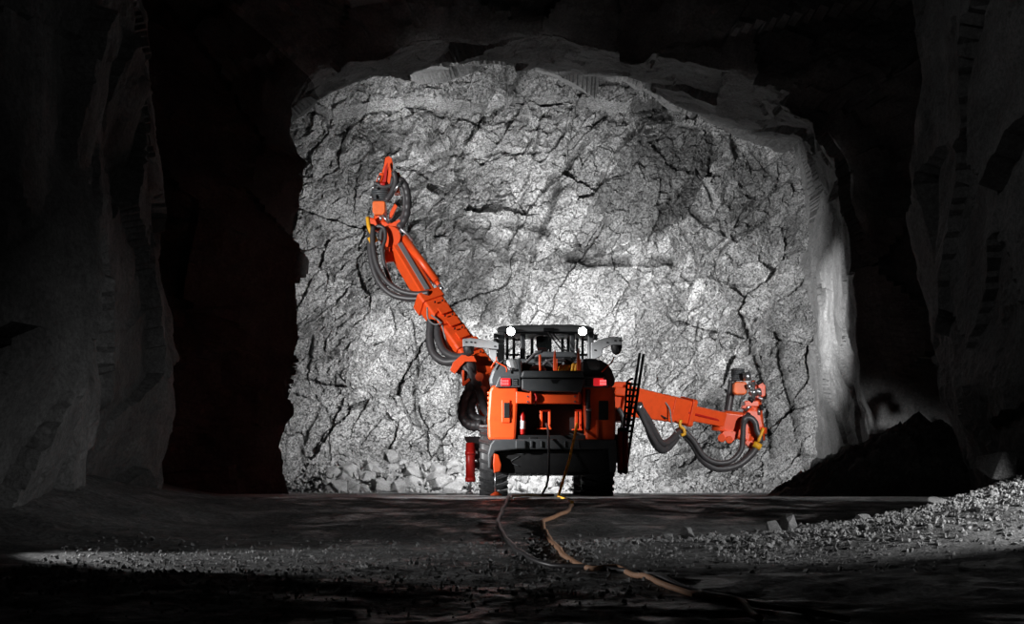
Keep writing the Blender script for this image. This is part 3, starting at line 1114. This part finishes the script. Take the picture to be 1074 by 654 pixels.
# front-right outrigger, raised
Yr = 36.0
c = MB()
c.pbox(648.5, 659, 448, 496, Yr, Yr + 0.3)
c.pbox(640, 652, 455, 485, Yr + 0.1, Yr + 0.25)
og2 = c.done('outrigger', 'black_steel', rig, 0.02, 'raised outrigger leg')
c = MB()
c.cyl(P(650.5, 452, Yr - .05), P(650.5, 493, Yr - .05), 0.06)
c.cyl(P(656.5, 452, Yr - .05), P(656.5, 490, Yr - .05), 0.05)
c.done('outrigger_cylinder', 'red_paint', og2)

# boarding ladder / rail on the right
Yl = 36.2
c = MB()
for a, b_ in (((671, 370), (651, 497)), ((675, 371), (656, 497))):
    c.cyl(P(*a, Yl), P(*b_, Yl), 0.03, n=10)
lad = c.done('ladder', 'black_steel', rig)
c = MB()
c.tube([P(652, 480, Yl + .25), P(657, 410, Yl + .2), P(658, 400, Yl + .2), P(664, 396.5, Yl + .2)], 0.024, 8)
c.tube([P(655, 480, Yl + .25), P(661.5, 403, Yl + .2)], 0.024, 8)
c.done('handrail', 'black_steel', lad)
for k in range(12):
    ya = 402 + k * 6.2
    xr = 675 - (ya - 371) * 0.151
    c = MB()
    c.cyl(P(657.5 - (ya - 402) * 0.07, ya, Yl + .15), P(xr, ya + 1, Yl), 0.024, n=8)
    c.done('rung', 'black_steel', lad)

# ---------------- cab
Yc = 37.0
c = MB()
c.prism([(521, 347.5), (521.5, 343.5), (528, 341.5), (560, 340), (600, 340), (617, 341.5), (623, 344), (623.5, 347.5)], Yc, Yc + 2.1, 0.97)
cabr = c.done('cab_roof', 'grey_paint', rig, 0.05)
for x0, x1 in ((522, 529), (616.5, 623)):
    c = MB()
    c.pbox(x0, x1, 346, 380, Yc + 0.05, Yc + 0.22)
    c.done('cab_post', 'grey_paint', rig, 0.03)
for x0, x1 in ((545.5, 551), (597.5, 603)):
    c = MB()
    c.pbox(x0, x1, 346, 380, Yc + 0.3, Yc + 0.5)
    c.done('window_post', 'charcoal_paint', rig, 0.03)
c = MB()
for x in (532, 539, 605.5, 611):
    c.cyl(P(x, 347, Yc + 1.7), P(x, 380, Yc + 1.7), 0.03, n=8)
for x in (558, 568, 590, 596, 577):
    c.cyl(P(x, 346, Yc + 1.9), P(x, 380, Yc + 1.9), 0.035, n=8)
c.cyl(P(530, 372, Yc + 1.7), P(545, 372, Yc + 1.7), 0.025, n=8)
c.cyl(P(603, 372, Yc + 1.7), P(616, 372, Yc + 1.7), 0.025, n=8)
c.done('window_guard', 'black_steel', rig)
c = MB()
c.pbox(529, 617, 347, 349.5, Yc + 0.1, Yc + 0.25)
c.done('cab_header', 'black_steel', rig, 0.02)
c = MB()
c.pbox(529, 545.5, 349, 378, Yc + 0.35, Yc + 0.37)
c.pbox(551, 597.5, 349, 378, Yc + 0.35, Yc + 0.37)
c.pbox(603, 616.5, 349, 378, Yc + 0.35, Yc + 0.37)
c.done('cab_window', 'glass', rig)
c = MB()
c.pbox(530, 616, 376, 396, Yc + 0.2, Yc + 2.0)
c.pbox(552, 600, 372, 380, Yc + 0.6, Yc + 1.8)
c.done('cab_body', 'charcoal_paint', rig, 0.04)
c = MB()
c.prism([(562.5, 352), (576, 352), (576.5, 364), (573.5, 370), (565, 370), (562.5, 362)], Yc + 0.9, Yc + 1.05)
c.prism([(559, 372), (563, 368), (576, 368), (580, 372), (580, 378), (559, 378)], Yc + 0.9, Yc + 1.1)
seat = c.done('driver_seat', 'black_rubber', rig, 0.04)
c = MB()
c.prism([(564.5, 364), (572.5, 364), (575, 371.5), (563, 371.5)], Yc + 0.84, Yc + 0.9)
c.done('seat_back_panel', 'red_paint', seat, 0.01)
c = MB()
c.cyl(P(573, 346, Yc + .05), P(590, 368, Yc + .1), 0.016, n=8)
c.cyl(P(576, 345, Yc + .05), P(593, 365, Yc + .1), 0.016, n=8)
c.cyl(P(587, 365, Yc + .08), P(596, 368, Yc + .08), 0.02, n=8)
c.pbox(570, 581, 343.5, 347, Yc - 0.1, Yc + 0.05)
c.done('window_wiper', 'black_steel', rig, 0.004)
for x in (535.8, 611.0):
    c = MB()
    q = P(x, 347.3, Yc - 0.22)
    c.lathe((q.x, q.y, q.z), (0, 1, 0), [(0, 0.088), (0.02, 0.095), (0.1, 0.09), (0.16, 0.05), (0.3, 0.03)], 24)
    fl = c.done('flood_lamp', 'charcoal_paint', rig)
    c = MB()
    c.lathe((q.x, q.y - 0.012, q.z), (0, 1, 0), [(0, 0.05), (0.008, 0.084), (0.03, 0.084)], 24)
    c.done('lamp_lens', 'white_lamp', fl, 0, 'glowing white lens')
# work lamps at the front edge of the roof (bodies of the lights that shine on the face)
for x in (0.15, 1.75):
    c = MB()
    c.box(x - 0.11, x + 0.11, 38.95, 39.13, 3.52, 3.70)
    c.done('work_lamp', 'charcoal_paint', rig, 0.02)

# side brackets with cameras
for side in (0, 1):
    c = MB()
    Yb = 36.6
    if side == 0:
        c.prism([(485.5, 366), (485, 355), (494, 354.2), (516, 357), (523, 359.5), (523, 366), (500, 364)], Yb, Yb + 0.12)
        c.prism([(512, 360), (521, 358), (521, 380), (513.5, 374)], Yb + 0.15, Yb + 0.25)
        cx_, cy_ = 491.5, 368
    else:
        c.prism([(652.5, 362), (652.5, 353.5), (641, 352.5), (628, 356), (620, 360), (620, 378), (631, 373), (633, 365), (640, 362)], Yb, Yb + 0.12)
        cx_, cy_ = 646.5, 366.5
    br = c.done('camera_bracket', 'light_grey_paint', rig, 0.015)
    c = MB()
    for x, y in (((489, 358.5), (494, 358.5), (498, 359), (519, 363)) if side == 0 else ((645, 357), (650, 357), (624, 367), (637, 359))):
        c.cyl(P(x, y, Yb - 0.02), P(x, y, Yb + 0.02), 0.018, n=8)
    c.done('bolt', 'black_steel', br)
    c = MB()
    q = P(cx_, cy_, Yb - 0.05)
    c.lathe((q.x, q.y, q.z + 0.1), (0, 0, -1), [(0, 0.12), (0.03, 0.125), (0.1, 0.11), (0.17, 0.085), (0.21, 0.03)], 22)
    cm = c.done('dome_camera', 'black_rubber', rig)
    c = MB()
    c.cyl(q + Vector((0.02, -0.13, -0.02)), q + Vector((0.02, -0.08, -0.02)), 0.04)
    c.done('camera_lens', 'black_steel', cm)
# mirror and beacon stack beside the left post
c = MB()
for k in range(5):
    c.pbox(517.5, 522, 349.5 + k * 5, 353.5 + k * 5, Yc - 0.1, Yc + 0.1)
c.done('valve_bank', 'black_steel', rig, 0.02)
c = MB()
c.pbox(622, 627, 350, 356, Yc - 0.1, Yc + 0.1)
c.done('valve_bank', 'black_steel', rig, 0.02)
for pts in ([(521, 374), (521, 379), (526, 382), (531, 385), (531.5, 390)], [(521, 378), (517, 382), (515, 386)],
            [(644, 374), (642, 379), (637, 384), (631, 390)]):
    c = MB()
    c.tube([P(x, y, Y0 - 0.02) for x, y in pts], 0.014, 6)
    c.done('sensor_cable', 'orange_paint', rig)

# ---------------- left boom
BL = 40.0


def Q(px, py, Y):
    return P(px, py, Y)


c = MB()
c.beam(Q(517, 440, 39.6), Q(505, 385, 39.7), 0.5, 0.5, 0.62, 0.6, 0.3, 0.12)
c.pbox(503, 560, 400, 440, 39.4, 41.0)
c.done('boom_mount', 'orange_paint', rig, 0.03)
a0, a1 = Q(511, 398, 39.6), Q(448, 313, 40.6)
c = MB()
c.beam(a0, a1, 0.60, 0.50, 0.54, 0.46, 0.55, 0.08)
boomL = c.done('boom', 'orange_paint', rig, 0.02, 'raised orange boom reaching up to the left')
d = (a1 - a0).normalized()
c = MB()
c.beam(a1 - d * 0.22, a1 + d * 0.04, 0.64, 0.56, roll=0.55, cut=0.08)
c.done('boom_collar', 'orange_paint', boomL, 0.015)
c = MB()
c.beam(a0 + d * 0.9, a0 + d * 1.05, 0.66, 0.58, roll=0.55, cut=0.08)
c.done('boom_collar', 'orange_paint', boomL, 0.015)
b1 = Q(412, 252, 41.6)
c = MB()
c.beam(a1 - d * 0.1, b1, 0.40, 0.40, 0.38, 0.38, 0.55, 0.06)
c.done('extension_tube', 'orange_paint', boomL, 0.015)
c = MB()
dd = (b1 - a1).normalized()
uu, vv = c.frame(dd, 0.55)
off = uu * 0.0 - vv * 0.205
# find which side faces the camera
cand = [(uu, 0.2), (-uu, 0.2), (vv, 0.2), (-vv, 0.2)]
cand.sort(key=lambda t_: t_[0].y)
nf = cand[0][0]
ns = cand[1][0]
c.beam(a1 + nf * 0.215 + dd * 0.1, b1 + nf * 0.205 - dd * 0.1, 0.12, 0.03, roll=0.55 if abs(nf.dot(vv)) > .5 else 0.55 + PI / 2)
c.done('slide_rail', 'grey_paint', boomL, 0.004)
# feed cylinder along the tube
c = MB()
e0, e1 = Q(458, 296, 41.0), Q(424, 250, 41.5)
c.cyl(e0 + Vector((0, -.1, 0)), e1 + Vector((0, -.1, 0)), 0.10)
c.cyl(e0 + Vector((0, -.1, 0)), e0 + (e0 - e1).normalized() * 0.14 + Vector((0, -.1, 0)), 0.06, n=12)
c.done('telescope_cylinder', 'orange_paint', boomL)
c = MB()
c.cyl(e0 + (e0 - e1).normalized() * 0.12 + Vector((0, -.16, 0)), e0 + (e0 - e1).normalized() * 0.3 + Vector((0, -.16, 0)), 0.05, n=12)
c.tube([Q(420, 240, 41.2), Q(428, 246, 41.2), Q(434, 253, 41.3)], 0.03)
c.done('pipe_fitting', 'steel', boomL)
# elbow and head
c = MB()
c.beam(Q(419, 264, 41.5), Q(405, 242, 41.7), 0.50, 0.44, 0.42, 0.4, 0.4, 0.12)
c.cyl(Q(409, 248, 41.2), Q(409, 248, 42.0), 0.26, n=24)
c.beam(Q(408, 262, 41.4), Q(410, 275, 41.4), 0.2, 0.2, 0.26, 0.2, 0)
c.done('boom_elbow', 'orange_paint', boomL, 0.015)
c = MB()
c.beam(Q(387, 234, 41.6), Q(418, 243, 41.6), 0.26, 0.3, 0.30, 0.34, 0, 0.1)
c.cyl(Q(399, 236, 41.6), Q(399, 218, 41.6), 0.155, 0.16)
c.beam(Q(408, 240, 41.4), Q(421, 234, 41.4), 0.16, 0.2, 0.2, 0.2)
c.prism([(409, 222), (414, 213), (417, 216), (411, 228), (408, 230)], 41.4, 41.55)
c.done('boom_head', 'orange_paint', boomL, 0.015)
c = MB()
c.prism([(390.5, 212), (392, 210.5), (402.5, 210.5), (404, 212), (404, 222), (402, 225), (393, 225), (390.5, 222)], 41.2, 41.7)
c.done('rotation_unit_cover', 'amber_paint', boomL, 0.03)


def coil(x0, x1, y0, y1, Y, n, parent):
    c = MB()
    for k in range(n):
        ya = y0 + (y1 - y0) * (k + 0.5) / n
        p = P((x0 + x1) / 2, ya, Y)
        rr_ = (x1 - x0) / 2 / (F / Y) * (1 - 0.03 * (k % 2))
        hh = (y1 - y0) / n / (F / Y) * 0.46
        c.lathe((p.x, p.y + 0.0, p.z - hh), (0, 0, 1), [(0, rr_ * 0.93), (hh * 0.5, rr_), (hh * 1.5, rr_), (hh * 2, rr_ * 0.93)], 28)
    p0, p1 = P((x0 + x1) / 2, y0, Y), P((x0 + x1) / 2, y1, Y)
    c.cyl((p0.x, p0.y, p0.z), (p1.x, p1.y, p1.z), (x1 - x0) / 2 / (F / Y) * 0.86, n=24)
    return c.done('ribbed_drum', 'charcoal_paint', parent)


coil(389.5, 410, 196, 210, 41.7, 6, boomL)
c = MB()
c.prism([(397, 195), (400, 182), (403, 172), (404, 165), (408, 163.5), (411, 166), (412, 172), (411.5, 180), (411, 190), (413, 196)], 41.5, 41.7)
c.prism([(403, 195), (406, 180), (409, 172), (411, 180), (409, 195)], 41.38, 41.5)
c.pbox(413.5, 419, 180.5, 186, 41.5, 41.8)
c.pbox(415, 418, 186, 198, 41.5, 41.8)
c.pbox(413, 419, 197, 202, 41.4, 41.8)
c.cyl(Q(397, 192, 41.5), Q(401, 182, 41.5), 0.07)
c.done('feed_cradle', 'orange_paint', boomL, 0.01)
c = MB()
c.prism([(401, 192), (403.5, 176), (406.5, 170), (406, 182), (404.5, 194)], 41.33, 41.4)
c.cyl(Q(399, 193, 41.3), Q(404, 193, 41.3), 0.05)
c.done('cradle_hollow', 'red_paint', boomL, 0.01)
c = MB()
for a, b_ in (((397, 190), (399, 184)), ((390, 198), (394, 195)), ((389, 204), (390, 209)), ((401, 225), (408, 234)), ((414, 200), (421, 190)), ((399, 226), (399.5, 231))):
    c.cyl(Q(*a, 41.25), Q(*b_, 41.25), 0.035, n=8)
c.done('steel_fitting', 'steel', boomL)
# hoses of the left boom


def hose(parent, pts, r, Y, mat='hose_rubber', rib=0.0, name='hose', label=None, dY=0.0):
    c = MB()
    n = len(pts)
    c.tube([P(x, y, (Y if not isinstance(Y, (list, tuple)) else Y[0] + (Y[1] - Y[0]) * i / (n - 1))) for i, (x, y) in enumerate(pts)], r, 12, rib)
    return c.done(name, mat, parent, 0, label)


hose(boomL, [(390, 236), (388, 252), (390, 275), (398, 296), (412, 309), (430, 313), (448, 312)], 0.075, (41.2, 40.5))
hose(boomL, [(391, 238), (391, 256), (395, 277), (404, 293), (418, 304), (434, 308), (450, 307)], 0.065, (41.0, 40.3))
hose(boomL, [(391, 241), (397, 237), (403, 240), (404, 250), (401, 262), (404, 280), (411, 300)], 0.045, (41.1, 40.9))
hose(boomL, [(399, 252), (400, 243), (404, 238)], 0.06, 41.1)
hose(boomL, [(417, 187), (424, 193), (427.5, 205), (427, 222), (423, 233), (418, 239)], 0.09, (41.4, 41.3), rib=0.08)
hose(boomL, [(421, 195), (424, 206), (424, 220), (420, 233)], 0.05, 41.35)
hose(boomL, [(413, 180), (415, 190), (411, 202), (405, 210)], 0.07, 41.3)
hose(boomL, [(392, 192), (396, 193), (402, 196), (410, 194), (412, 186)], 0.05, 41.3)
hose(boomL, [(452, 336), (451, 356), (455, 371), (466, 379), (480, 378), (490, 374)], 0.10, (40.0, 39.3))
hose(boomL, [(458, 342), (460, 356), (466, 368), (478, 374), (490, 373)], 0.09, (40.0, 39.3))
hose(boomL, [(452, 330), (462, 338), (466, 350), (468, 358), (474, 372)], 0.02, 39.9, 'grey_paint')
hose(boomL, [(448, 322), (449, 334), (456, 340), (464, 338)], 0.018, 39.8, 'grey_paint')
hose(boomL, [(480, 383), (492, 396), (493, 408), (487, 422), (486, 436), (493, 445), (506, 446)], 0.13, (39.3, 38.4), rib=0.06)
hose(boomL, [(484, 380), (499, 400), (499, 412), (494, 425), (496, 436), (506, 441), (513, 441)], 0.11, (39.2, 38.4), rib=0.06)
hose(boomL, [(490, 378), (497, 402), (504, 414), (508, 428), (514, 436)], 0.09, (39.2, 38.4))
hose(boomL, [(486, 372), (493, 384), (494, 396)], 0.14, 39.2)
c = MB()
c.tube([Q(385.5, 228, 41.1), Q(387, 238, 41.0), Q(390, 245, 41.0)], 0.05, 8)
c.done('hose_strap', 'yellow_rubber', boomL, 0, 'yellow hose strap')
c = MB()
c.cyl(Q(387, 253, 41.05), Q(395, 249, 41.05), 0.09, n=12)
c.done('hose_clamp', 'yellow_rubber', boomL, 0, 'yellow hose clamp')
c = MB()
c.prism([(472, 388), (475, 380), (484, 372), (497, 373), (500, 379), (488, 379), (483, 384), (477, 392)], 39.0, 39.2)
c.pbox(484.5, 487, 388, 402, 38.95, 39.1)
c.prism([(484, 402), (492, 396), (493, 398.5), (486, 405)], 38.9, 39.05)
c.prism([(493, 392), (500, 388), (506, 398), (508, 412), (500, 420), (498, 405)], 39.15, 39.4)
c.cyl(Q(503, 395, 38.9), Q(503, 395, 39.3), 0.1)
c.cyl(Q(507, 408, 38.9), Q(507, 408, 39.3), 0.09)
c.done('hose_bracket', 'orange_paint', boomL, 0.008)
# small gussets on the outer boom
c = MB()
for t in (0.3, 0.45, 0.6, 0.75):
    q = a0 + (a1 - a0) * t
    c.beam(q + nf * 0.30 - d * 0.1, q + nf * 0.30 + d * 0.1, 0.30, 0.04, roll=0.55 if abs(nf.dot(vv)) > .5 else 0.55 + PI / 2)
c.done('access_plate', 'orange_paint', boomL, 0.01)
c = MB()
for t in (0.22, 0.38, 0.52, 0.68, 0.85):
    q = a0 + (a1 - a0) * t
    for s_ in (-0.1, 0.1):
        c.cyl(q + nf * 0.29 + ns * s_, q + nf * 0.335 + ns * s_, 0.02, n=8)
c.done('bolt', 'black_steel', boomL)

# ---------------- right boom
r0, r1 = Q(648, 418, 39.4), Q(720, 431.5, 40.6)
c = MB()
c.pbox(632, 662, 400, 442, 39.3, 40.2)
c.beam(Q(644, 410, 39.3), Q(664, 412, 39.3), 0.2, 0.3, 0.2, 0.3)
c.done('boom_mount', 'orange_paint', rig, 0.03)
c = MB()
c.beam(r0, r1, 0.72, 0.5, 0.56, 0.46, 0.12, 0.06)
boomR = c.done('boom', 'orange_paint', rig, 0.02, 'lowered orange boom reaching out to the right')
d = (r1 - r0).normalized()
c = MB()
c.beam(r1 - d * 0.08, r1 + d * 0.05, 0.66, 0.56, roll=0.12, cut=0.08)
c.done('boom_collar', 'orange_paint', boomR, 0.012)
c = MB()
c.beam(r1 - d * 0.62, r1 - d * 0.52, 0.62, 0.52, roll=0.12, cut=0.08)
c.done('boom_collar', 'orange_paint', boomR, 0.012)
r2 = Q(761, 440, 41.2)
c = MB()
c.beam(r1, r2, 0.37, 0.38, 0.35, 0.36, 0.12, 0.05)
c.done('extension_tube', 'orange_paint', boomR, 0.012)
c = MB()
c.beam(Q(722, 432.5, 40.35), Q(754, 440.5, 40.9), 0.05, 0.03, roll=0.0)
c.done('slide_rail', 'red_paint', boomR, 0.003)
c = MB()
c.cyl(Q(757, 445, 41.2), Q(759, 434, 41.2), 0.17, 0.17)
c.beam(Q(756, 441, 41.2), Q(785, 448, 41.3), 0.52, 0.46, 0.72, 0.5, 0.1, 0.12)
c.cyl(Q(757, 432, 41.2), Q(755, 452, 41.2), 0.22, n=24)
c.prism([(755, 456), (760, 451), (772, 452), (774, 459), (768, 463), (762, 461), (756, 462)], 40.9, 41.4)
c.cyl(Q(757, 459, 40.85), Q(757, 459, 41.45), 0.10)
c.cyl(Q(765, 461, 40.85), Q(765, 461, 41.45), 0.09)
c.done('boom_elbow', 'orange_paint', boomR, 0.015)
c = MB()
c.cyl(Q(790, 462, 41.2), Q(789, 420, 41.2), 0.29, 0.22, 24)
c.cyl(Q(791, 455, 41.2), Q(791, 448, 41.2), 0.31, n=24)
c.prism([(780, 434), (785, 430), (797, 431), (800, 446), (800, 460), (793, 466), (784, 466), (780, 455)], 40.95, 41.5)
c.pbox(781, 796, 420, 426, 40.9, 41.5)
c.pbox(778, 783, 425, 428, 40.9, 41.2)
c.prism([(783, 460), (790, 464), (793, 470), (786, 470), (781, 464)], 40.9, 41.3)
c.pbox(791, 802, 403, 410, 41.1, 41.5)
c.prism([(794, 400), (797, 398), (803, 404), (803, 415), (799, 416), (796, 410)], 41.0, 41.3)
c.pbox(789, 800, 409, 420, 41.15, 41.5)
c.cyl(Q(789, 399, 41.1), Q(792, 406, 41.1), 0.05, n=10)
c.done('boom_head', 'orange_paint', boomR, 0.015)
c = MB()
c.prism([(770, 402), (772, 400), (782, 400), (783.5, 402), (783.5, 411), (782, 413.5), (772, 413.5), (770, 411)], 41.0, 41.5)
c.done('rotation_unit_cover', 'amber_paint', boomR, 0.03)
coil(766.5, 781, 386.5, 399, 41.3, 6, boomR)
c = MB()
for a, b_, r_ in (((783, 390), (784, 399), 0.10), ((783, 406), (788, 404), 0.07), ((786, 410), (794, 412), 0.08), ((790, 400), (790, 420), 0.05),
                  ((794, 411), (798, 410), 0.09), ((781, 430), (788, 424), 0.05), ((796, 428), (796, 435), 0.04), ((796, 416), (801, 420), 0.04)):
    c.cyl(Q(*a, 40.95), Q(*b_, 40.95), r_, n=12)
c.done('steel_fitting', 'steel', boomR)
c = MB()
for a, b_ in (((785, 417), (790, 421)), ((794, 402), (799, 399)), ((783, 437), (786, 433)), ((798, 424), (799, 430))):
    c.cyl(Q(*a, 40.9), Q(*b_, 40.9), 0.05, n=10)
    c.done('hose_coupling', 'black_steel', boomR)
    c = MB()
c.bm.free()
hose(boomR, [(768, 399), (767, 408), (765, 420), (763, 432)], 0.10, 41.4)
hose(boomR, [(669, 426), (678, 442), (684, 458), (690, 468), (697, 471), (706, 462), (712, 452)], 0.10, (38.6, 40.2))
hose(boomR, [(670, 425), (681, 442), (688, 456), (694, 464), (701, 463), (709, 456), (714, 450)], 0.08, (38.6, 40.2))
hose(boomR, [(668, 424), (674, 438), (682, 455), (688, 465)], 0.06, (38.5, 39.0))
hose(boomR, [(716, 453), (727, 466), (736, 481), (748, 490), (762, 491), (777, 486), (790, 474), (796, 464)], 0.085, (40.2, 40.8))
hose(boomR, [(718, 452), (728, 463), (738, 478), (752, 485), (767, 483), (777, 472), (779, 458), (780, 444), (785, 437)], 0.065, (40.1, 40.8))
hose(boomR, [(720, 455), (732, 473), (744, 485), (760, 490), (776, 485), (788, 472)], 0.06, (40.3, 40.9))
hose(boomR, [(779, 447), (781, 439), (787, 438), (792, 443), (794, 452), (797, 457), (797, 464)], 0.075, 40.75)
hose(boomR, [(670, 426), (680, 429), (690, 425), (695, 420), (702, 428), (704, 440), (708, 452), (714, 458)], 0.02, 39.9, 'grey_paint')
hose(boomR, [(672, 430), (684, 431), (696, 437), (700, 439)], 0.018, 39.9, 'black_steel')
hose(boomR, [(648, 428), (652, 434), (654, 445), (650, 453)], 0.06, 38.6)
c = MB()
c.tube([Q(714, 440, 40.0), Q(713, 446, 40.0), Q(717, 450, 40.0), Q(718, 455, 40.0), Q(714, 456, 40.0)], 0.04, 8)
c.done('hose_clamp', 'yellow_rubber', boomR, 0, 'yellow hose clamp')
c = MB()
c.tube([Q(800.5, 449, 40.7), Q(798, 456, 40.7), Q(795, 463, 40.7)], 0.04, 8)
c.cyl(Q(790, 465, 40.7), Q(798, 469, 40.7), 0.08, n=12)
c.done('hose_clamp', 'yellow_rubber', boomR, 0, 'yellow hose clamp')
c = MB()
c.cyl(Q(669, 424, 38.55), Q(670.5, 428, 38.6), 0.11, n=14)
c.done('hose_end', 'steel', boomR)
c = MB()
for k in range(6):
    q = r0 + (r1 - r0) * (0.3 + 0.11 * k) + Vector((0, -0.28, 0.2))
    c.cyl(q, q + Vector((0, 0.06, 0)), 0.022, n=8)
c.done('bolt', 'red_paint', boomR)

# ------------------------------------------------------------------ things on and around the rig
fe = bpy.data.objects.new('fire_extinguisher', None)
COL.objects.link(fe)
fe.location = P(548, 456, Y0 + .12)
setp(fe, 'slim red fire extinguisher standing in the rear compartment of the rig', 'fire extinguisher')
c = MB()
p = P(548, 455.5, Y0 + .12)
hgt = 24 / 52.4
c.lathe(p, (0, 0, 1), [(0, 0.05), (0.02, 0.058), (hgt * 0.82, 0.058), (hgt * 0.92, 0.035), (hgt, 0.02)], 20)
cy = c.done('cylinder', 'red_paint', fe)
c = MB()
c.lathe(p + Vector((0, 0, hgt * 0.25)), (0, 0, 1), [(0, 0.059), (0.001, 0.0595), (hgt * 0.35, 0.0595), (hgt * 0.351, 0.059)], 20)
c.done('paper_label', 'white_label', cy)
c = MB()
c.cyl(p + Vector((0, 0, hgt)), p + Vector((0, 0, hgt + 0.04)), 0.018, n=10)
c.cyl(p + Vector((-0.03, 0, hgt + 0.04)), p + Vector((0.07, 0, hgt + 0.055)), 0.01, n=8)
c.done('valve', 'black_steel', fe)


def ground_pt(px, py, lift=0.02):
    """where the sight line through this pixel meets the floor"""
    k = (HZ - py) / F
    x_ = (px - 537) / F
    Y = 6.0
    best = None
    while Y < 50:
        if ZC + k * Y <= float(floor_z(x_ * Y, Y)) + lift:
            best = Y
            break_ = True
        Y += 0.02
        if best and ZC + k * Y > float(floor_z(x_ * Y, Y)) + lift:
            return Vector((x_ * Y, Y, float(floor_z(x_ * Y, Y)) + lift))
    return Vector((x_ * 33, 33, lift))


def drape(pts, lift):
    out = []
    for a, b_ in zip(pts[:-1], pts[1:]):
        m_ = max(1, int((b_ - a).length / 0.25))
        for k in range(m_):
            q = a.lerp(b_, k / m_)
            out.append(Vector((q.x, q.y, float(floor_z(q.x, q.y)) + lift)))
    q = pts[-1]
    out.append(Vector((q.x, q.y, float(floor_z(q.x, q.y)) + lift)))
    return out


GP = {}


def gp_fast(px, py):
    k = (HZ - py) / F
    x_ = (px - 537) / F
    Ys = np.arange(9, 33.5, 0.01)
    dz = ZC + k * Ys - floor_z(x_ * Ys, Ys)
    below = np.where(dz <= 0.02)[0]
    Y = Ys[below[0]] if len(below) else 33.0
    return Vector((x_ * Y, Y, 0))


# black power cable: from the reel guide down to the floor and away towards the camera
c = MB()
g = [gp_fast(x, y) for x, y in ((522, 548), (528, 562), (541, 577), (560, 588), (580, 594), (612, 595), (660, 600), (720, 618), (780, 632), (830, 640), (890, 651))]
floor1 = drape([Vector((1.02, 33.0, 0)), Vector((0.55, 32.0, 0)), Vector((0.0, 29.5, 0)), g[0]] + g[1:], 0.03)
c.tube([P(573, 444, Y0 + .25), P(575, 452, Y0 - .2), P(575.5, 470, Y0 - .5), P(575.5, 495, Y0 - .6), P(573, 510, Y0 - .7), P(569, 518, Y0 - .8)] + floor1[2:], 0.024, 10, dens=0.12)
o = c.done('power_cable', 'hose_rubber')
setp(o, 'black power cable hanging from the rear of the rig and trailing over the floor', 'cable')

c = MB()
g = [gp_fast(x, y) for x, y in ((600, 530), (592, 538), (580, 543), (569, 547), (570, 555), (580, 570), (590, 582), (606, 592), (622, 597), (646, 595), (664, 604), (690, 611), (715, 620), (745, 628), (775, 631), (797, 649))]
fl = drape(g, 0.028)
c.tube([fl[0]] + fl[1:], 0.026, 10, dens=0.12)
o = c.done('water_hose', 'worn_orange_cable')
setp(o, 'worn brownish hose winding over the dark floor towards the camera', 'hose')
c = MB()
c.tube([P(605, 444, Y0 + .25), P(604.5, 448, Y0 - .1), P(602, 460, Y0 - .45), P(597, 482, Y0 - .8), P(591, 502, Y0 - 1.2), P(585.5, 520.5, Y0 - 1.9)], 0.026, 10)
o = c.done('yellow_hose', 'yellow_rubber')
c = MB()
q0, q1 = P(585.5, 520.8, Y0 - 1.9), gp_fast(600, 527)
c.tube([q0, q0.lerp(q1, 0.35) + Vector((0, 0, 0.0)), Vector((q1.x, q1.y, float(floor_z(q1.x, q1.y)) + 0.028))], 0.024, 10)
c.done('hose_end', 'yellow_rubber', o)
setp(o, 'taut yellow hose running from the rig down to the floor', 'hose')
